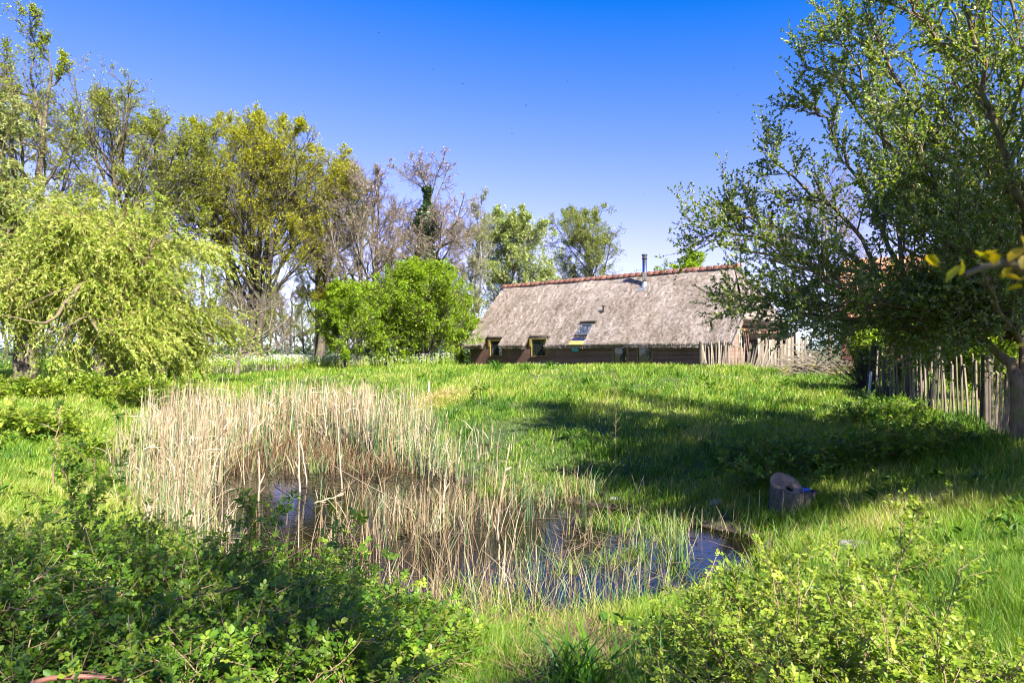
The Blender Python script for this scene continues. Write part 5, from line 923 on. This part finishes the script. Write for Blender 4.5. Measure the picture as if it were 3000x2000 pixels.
def well_and_stones():
    con = bark_mat('mossy shade toned concrete', (.035, .03, .024), (.15, .135, .11), (.06, .07, .02), 9, 1); y = 10.2; x = X(2312, y); zb = -2.52  # concrete under the moss darkened, the bank's shade put into its colour
    r = thing('well_ring', 'old concrete well ring on the dark bank', 'well ring', (x, y, zb)); mb = MB(); n = 40; ro, ri, h = .32, .265, .52
    prof = [(ro*1.02, -.15), (ro, h*.5), (ro*.99, h-.012), (ro*.97, h), (ri*1.02, h), (ri, h-.015), (ri, -.1)]
    lathe(mb, prof, (0, 0, 0), n, False); mb.build('ring', con, r); mb = MB(); lathe(mb, [(ri-.004, .22), (.0005, .23)], (0, 0, 0), n, False); mb.build('fill', plain('dark leaf fill', (.03, .022, .014), .95), r)
    for c in r.children:
        for v_ in c.data.vertices:
            k_ = 1+.03*math.sin(v_.co.x*23+v_.co.z*17)+.02*math.sin(v_.co.y*41); v_.co.x *= k_; v_.co.y *= k_; v_.co.z += .02*math.sin(v_.co.x*14)*math.sin(v_.co.y*19)
        for po in c.data.polygons: po.use_smooth = True
    r.rotation_euler = (.06, .09, 0)
    # lid: a disc with a round hole, leaning in the ring
    mb = MB(); n = 48; R, t = .245, .05; hc, hr = np.array([.03, -.07]), .062; v = []; f = []
    for zz in (0, t):
        for k in range(n): a = 2*math.pi*k/n; v.append((R*math.cos(a), R*math.sin(a), zz))
        for k in range(n): a = 2*math.pi*k/n; v.append((hc[0]+hr*math.cos(a), hc[1]+hr*math.sin(a), zz))
    for k in range(n):
        j = (k+1) % n; f += [(k, n+k, n+j, j)]; f += [(2*n+k, 2*n+j, 3*n+j, 3*n+k)]; f += [(k, j, 2*n+j, 2*n+k)]; f += [(n+j, n+k, 3*n+k, 3*n+j)]
    o = mb.add(v, f).build('concrete_disc', plain('tan concrete lid', (.2, .155, .095), .9, 0, .45, 9, .6), None, bevel=.008); o.location = (x-.045, y+.02, zb+.53); o.rotation_euler = (math.radians(34), math.radians(16), 0); tag(o, 'round tan lid with a hole lying tilted on the well ring', 'lid')
    mb = MB(); lathe(mb, [(.03, 0), (.033, .05), (.03, .1)], (0, 0, 0), 12); o = mb.build('plastic_cup', plain('blue plastic', (.05, .13, .36), .5), None); o.location = (x+.16, y-.1, zb+.5); o.rotation_euler = (1.4, .3, .9); tag(o, 'small blue plastic cup lying in the well ring', 'cup')
    def stone(label, x, y, z, s, mat, sub=4):
        import bmesh
        me = bpy.data.meshes.new('stone'); bm = bmesh.new(); bmesh.ops.create_icosphere(bm, subdivisions=sub, radius=1)
        for v_ in bm.verts:
            c = v_.co; k = 1+.14*math.sin(c.x*3.1+1)*math.sin(c.y*2.7)+.09*math.sin(c.z*5+c.x*4)+.03*math.sin(c.x*13+c.y*9); c.x = math.copysign(abs(c.x)**.75, c.x)*s[0]*k; c.y *= s[1]*k; c.z = math.copysign(abs(c.z)**.7, c.z)*s[2]*k
        bm.to_mesh(me); bm.free(); me.polygons.foreach_set('use_smooth', [True]*len(me.polygons)); o = link('stone', me, mat); o.location = (x, y, z); tag(o, label, 'stone'); return o
    st = bark_mat('mossy stone', (.14, .13, .12), (.3, .28, .26), (.16, .17, .03), 9, .7); yy = 7.6; xx = X(2500, yy); stone('flat grey stone with yellow moss lying in the bank grass', xx, yy, G1(xx, yy)+.03, (.2, .12, .1), st)
    for px, d, lab in ((1805, 11.9, 'white scrap of stone at the far water edge'), (2100, 11.0, 'pale stone half sunk in the mud by the shallow end')):
        xx = X(px, d); stone(lab, xx, d, max(G1(xx, d), WATER)+.0, (.13, .08, .05), plain('pale stone', (.25, .24, .22), .9), 3)
    # blue tarpaulin heap between the far trunks
    import bmesh
    me = bpy.data.meshes.new('tarpaulin'); bm = bmesh.new(); bmesh.ops.create_grid(bm, x_segments=24, y_segments=24, size=.55)
    for v_ in bm.verts: rr = math.hypot(v_.co.x, v_.co.y); v_.co.z = max(0, .62-.9*rr*rr)+.05*math.sin(v_.co.x*11)*math.sin(v_.co.y*9+v_.co.x*4)
    bm.to_mesh(me); bm.free(); o = link('tarpaulin', me, plain('blue tarpaulin', (.01, .06, .45), .35)); xx = X(818, 48); o.location = (xx, 48, G1(xx, 48)+.3); m_ = o.modifiers.new('thick', 'SOLIDIFY'); m_.thickness = .01; tag(o, 'bright blue tarpaulin heap beside the dark oak stems', 'tarpaulin')
    # bent cane along the bottom edge of the left thicket
    r = thing('fallen_cane', 'reddish bent cane lying over the thicket at the bottom edge', 'branch', tuple(at(120, 1990, 2.6))); b = at(120, 1990, 2.6); pp = np.array([at(*q)-b for q in ((60, 2010, 2.6), (150, 1985, 2.6), (240, 1980, 2.62), (330, 1985, 2.65), (400, 2000, 2.7), (480, 2030, 2.75))]); g = Geo(); s = np.linspace(0, 1, 16)*5; i = np.minimum(s.astype(int), 4); f = (s-i)[:, None]; tubes(g, (pp[i]*(1-f)+pp[i+1]*f)[None], np.linspace(.011, .008, 16)[None], 8); g.build('stem', plain('reddish cane', (.2, .09, .06), .5), r, True)
def insects():
    reseed(17)
    wing = plain('insect wing', (.12, .12, .13), .4); body = plain('insect body', (.03, .03, .03), .5)
    pts = [(1355, 246, 7), (1662, 239, 8), (1540, 310, 7), (1500, 392, 8), (635, 55, 7), (1110, 97, 7), (2150, 200, 7), (2162, 278, 7.5), (1885, 565, 9), (2008, 660, 8), (1270, 205, 9), (2105, 330, 9)]
    gb, gw = Geo(), Geo(); t = np.linspace(0, 1, 6); tubes(gb, np.stack([np.zeros(6), t*.012-.006, 0*t], -1)[None], (np.array([.0008, .002, .0022, .0018, .0014, .0004]))[None], 6)
    scatter(gw, LEAF6, Q6, np.zeros((2, 3)), np.array([[1, .4, .4], [-1, .4, .4]]), np.array([[0, 0, 1.], [0, 0, 1]]), .011, .007)
    mb_, mw = gb.mesh('body'), gw.mesh('wings')
    for px, py, d in pts:
        r = thing('insect', 'tiny dark insect flying in the blue sky', 'insect', tuple(at(px, py, d)), U(0, 6.28), 'insects in the sky'); r.rotation_euler[0] = U(-.6, .6); r.scale = [U(1.0, 1.7)]*3
        link('body', mb_, body, r); link('wings', mw, wing, r)

# ------------------------------------------------------------------ light, camera
def world():
    w = bpy.data.worlds.new('World'); SC.world = w; w.use_nodes = True; nt = w.node_tree; bg = nt.nodes['Background']
    sky = nt.nodes.new('ShaderNodeTexSky'); sky.sky_type = 'NISHITA'; sky.sun_disc = False; sky.sun_elevation = math.radians(41.5); sky.sun_rotation = math.radians(145)
    sky.altitude = 0; sky.air_density = 1.0; sky.dust_density = .3; sky.ozone_density = 8.0
    # one even colour grade of the whole sky, like the photograph's saturated processing
    ma = nd(nt, 'ShaderNodeVectorMath', operation='MULTIPLY_ADD'); nt.links.new(sky.outputs[0], ma.inputs[0]); ma.inputs[1].default_value = (1.77, .847, .894); ma.inputs[2].default_value = (-1.26, -.61, 0)
    sp = nt.nodes.new('ShaderNodeSeparateXYZ'); nt.links.new(ma.outputs[0], sp.inputs[0])
    g9 = nd(nt, 'ShaderNodeMath', operation='MULTIPLY'); nt.links.new(sp.outputs[1], g9.inputs[0]); g9.inputs[1].default_value = .88
    mn = nd(nt, 'ShaderNodeMath', operation='MINIMUM'); nt.links.new(sp.outputs[0], mn.inputs[0]); nt.links.new(g9.outputs[0], mn.inputs[1])
    cb = nt.nodes.new('ShaderNodeCombineXYZ'); nt.links.new(mn.outputs[0], cb.inputs[0]); nt.links.new(sp.outputs[1], cb.inputs[1]); nt.links.new(sp.outputs[2], cb.inputs[2])
    mxm = nd(nt, 'ShaderNodeVectorMath', operation='MAXIMUM'); nt.links.new(cb.outputs[0], mxm.inputs[0]); mxm.inputs[1].default_value = (0, 0, 0)
    nt.links.new(mxm.outputs[0], bg.inputs['Color']); bg.inputs['Strength'].default_value = .09
    l = bpy.data.lights.new('sun', 'SUN'); l.energy = 5.0; l.angle = math.radians(.53); l.color = (1, .93, .82); o = bpy.data.objects.new('sun', l); COL.objects.link(o)
    from mathutils import Vector
    o.rotation_euler = Vector((.43, -.6135, .663)).to_track_quat('Z', 'Y').to_euler(); o.location = (20, -20, 30)
    v = SC.view_settings; v.view_transform = 'Standard'; v.look = 'None'; v.exposure = 1.85; v.gamma = 1
    c = bpy.data.cameras.new('camera'); c.sensor_width = 36; c.lens = 24; c.shift_y = 35/3000; c.clip_start = .05; c.clip_end = 9000
    c.dof.use_dof = True; c.dof.focus_distance = 13; c.dof.aperture_fstop = 8
    co = bpy.data.objects.new('camera', c); COL.objects.link(co); co.rotation_euler = (math.pi/2, 0, 0); SC.camera = co
    cy = SC.cycles; cy.filter_width = 1.05; cy.max_bounces = 5; cy.diffuse_bounces = 3; cy.glossy_bounces = 2; cy.transmission_bounces = 3; cy.transparent_max_bounces = 4; cy.caustics_reflective = False; cy.caustics_refractive = False
    cy.use_adaptive_sampling = True; cy.adaptive_threshold = .015; cy.use_denoising = True
    try: cy.denoising_prefilter = 'ACCURATE'
    except Exception: pass
M['leaf_far'] = leaf_mat('far hedge', [(0, (.05, .08, .05)), (1, (.1, .13, .09))], .1)
world(); terrain(); water(); grass(); reeds(); cattails(); house(); barn(); fences(); well_and_stones(); background_trees(); willows(); sallow(); thickets(); insects()
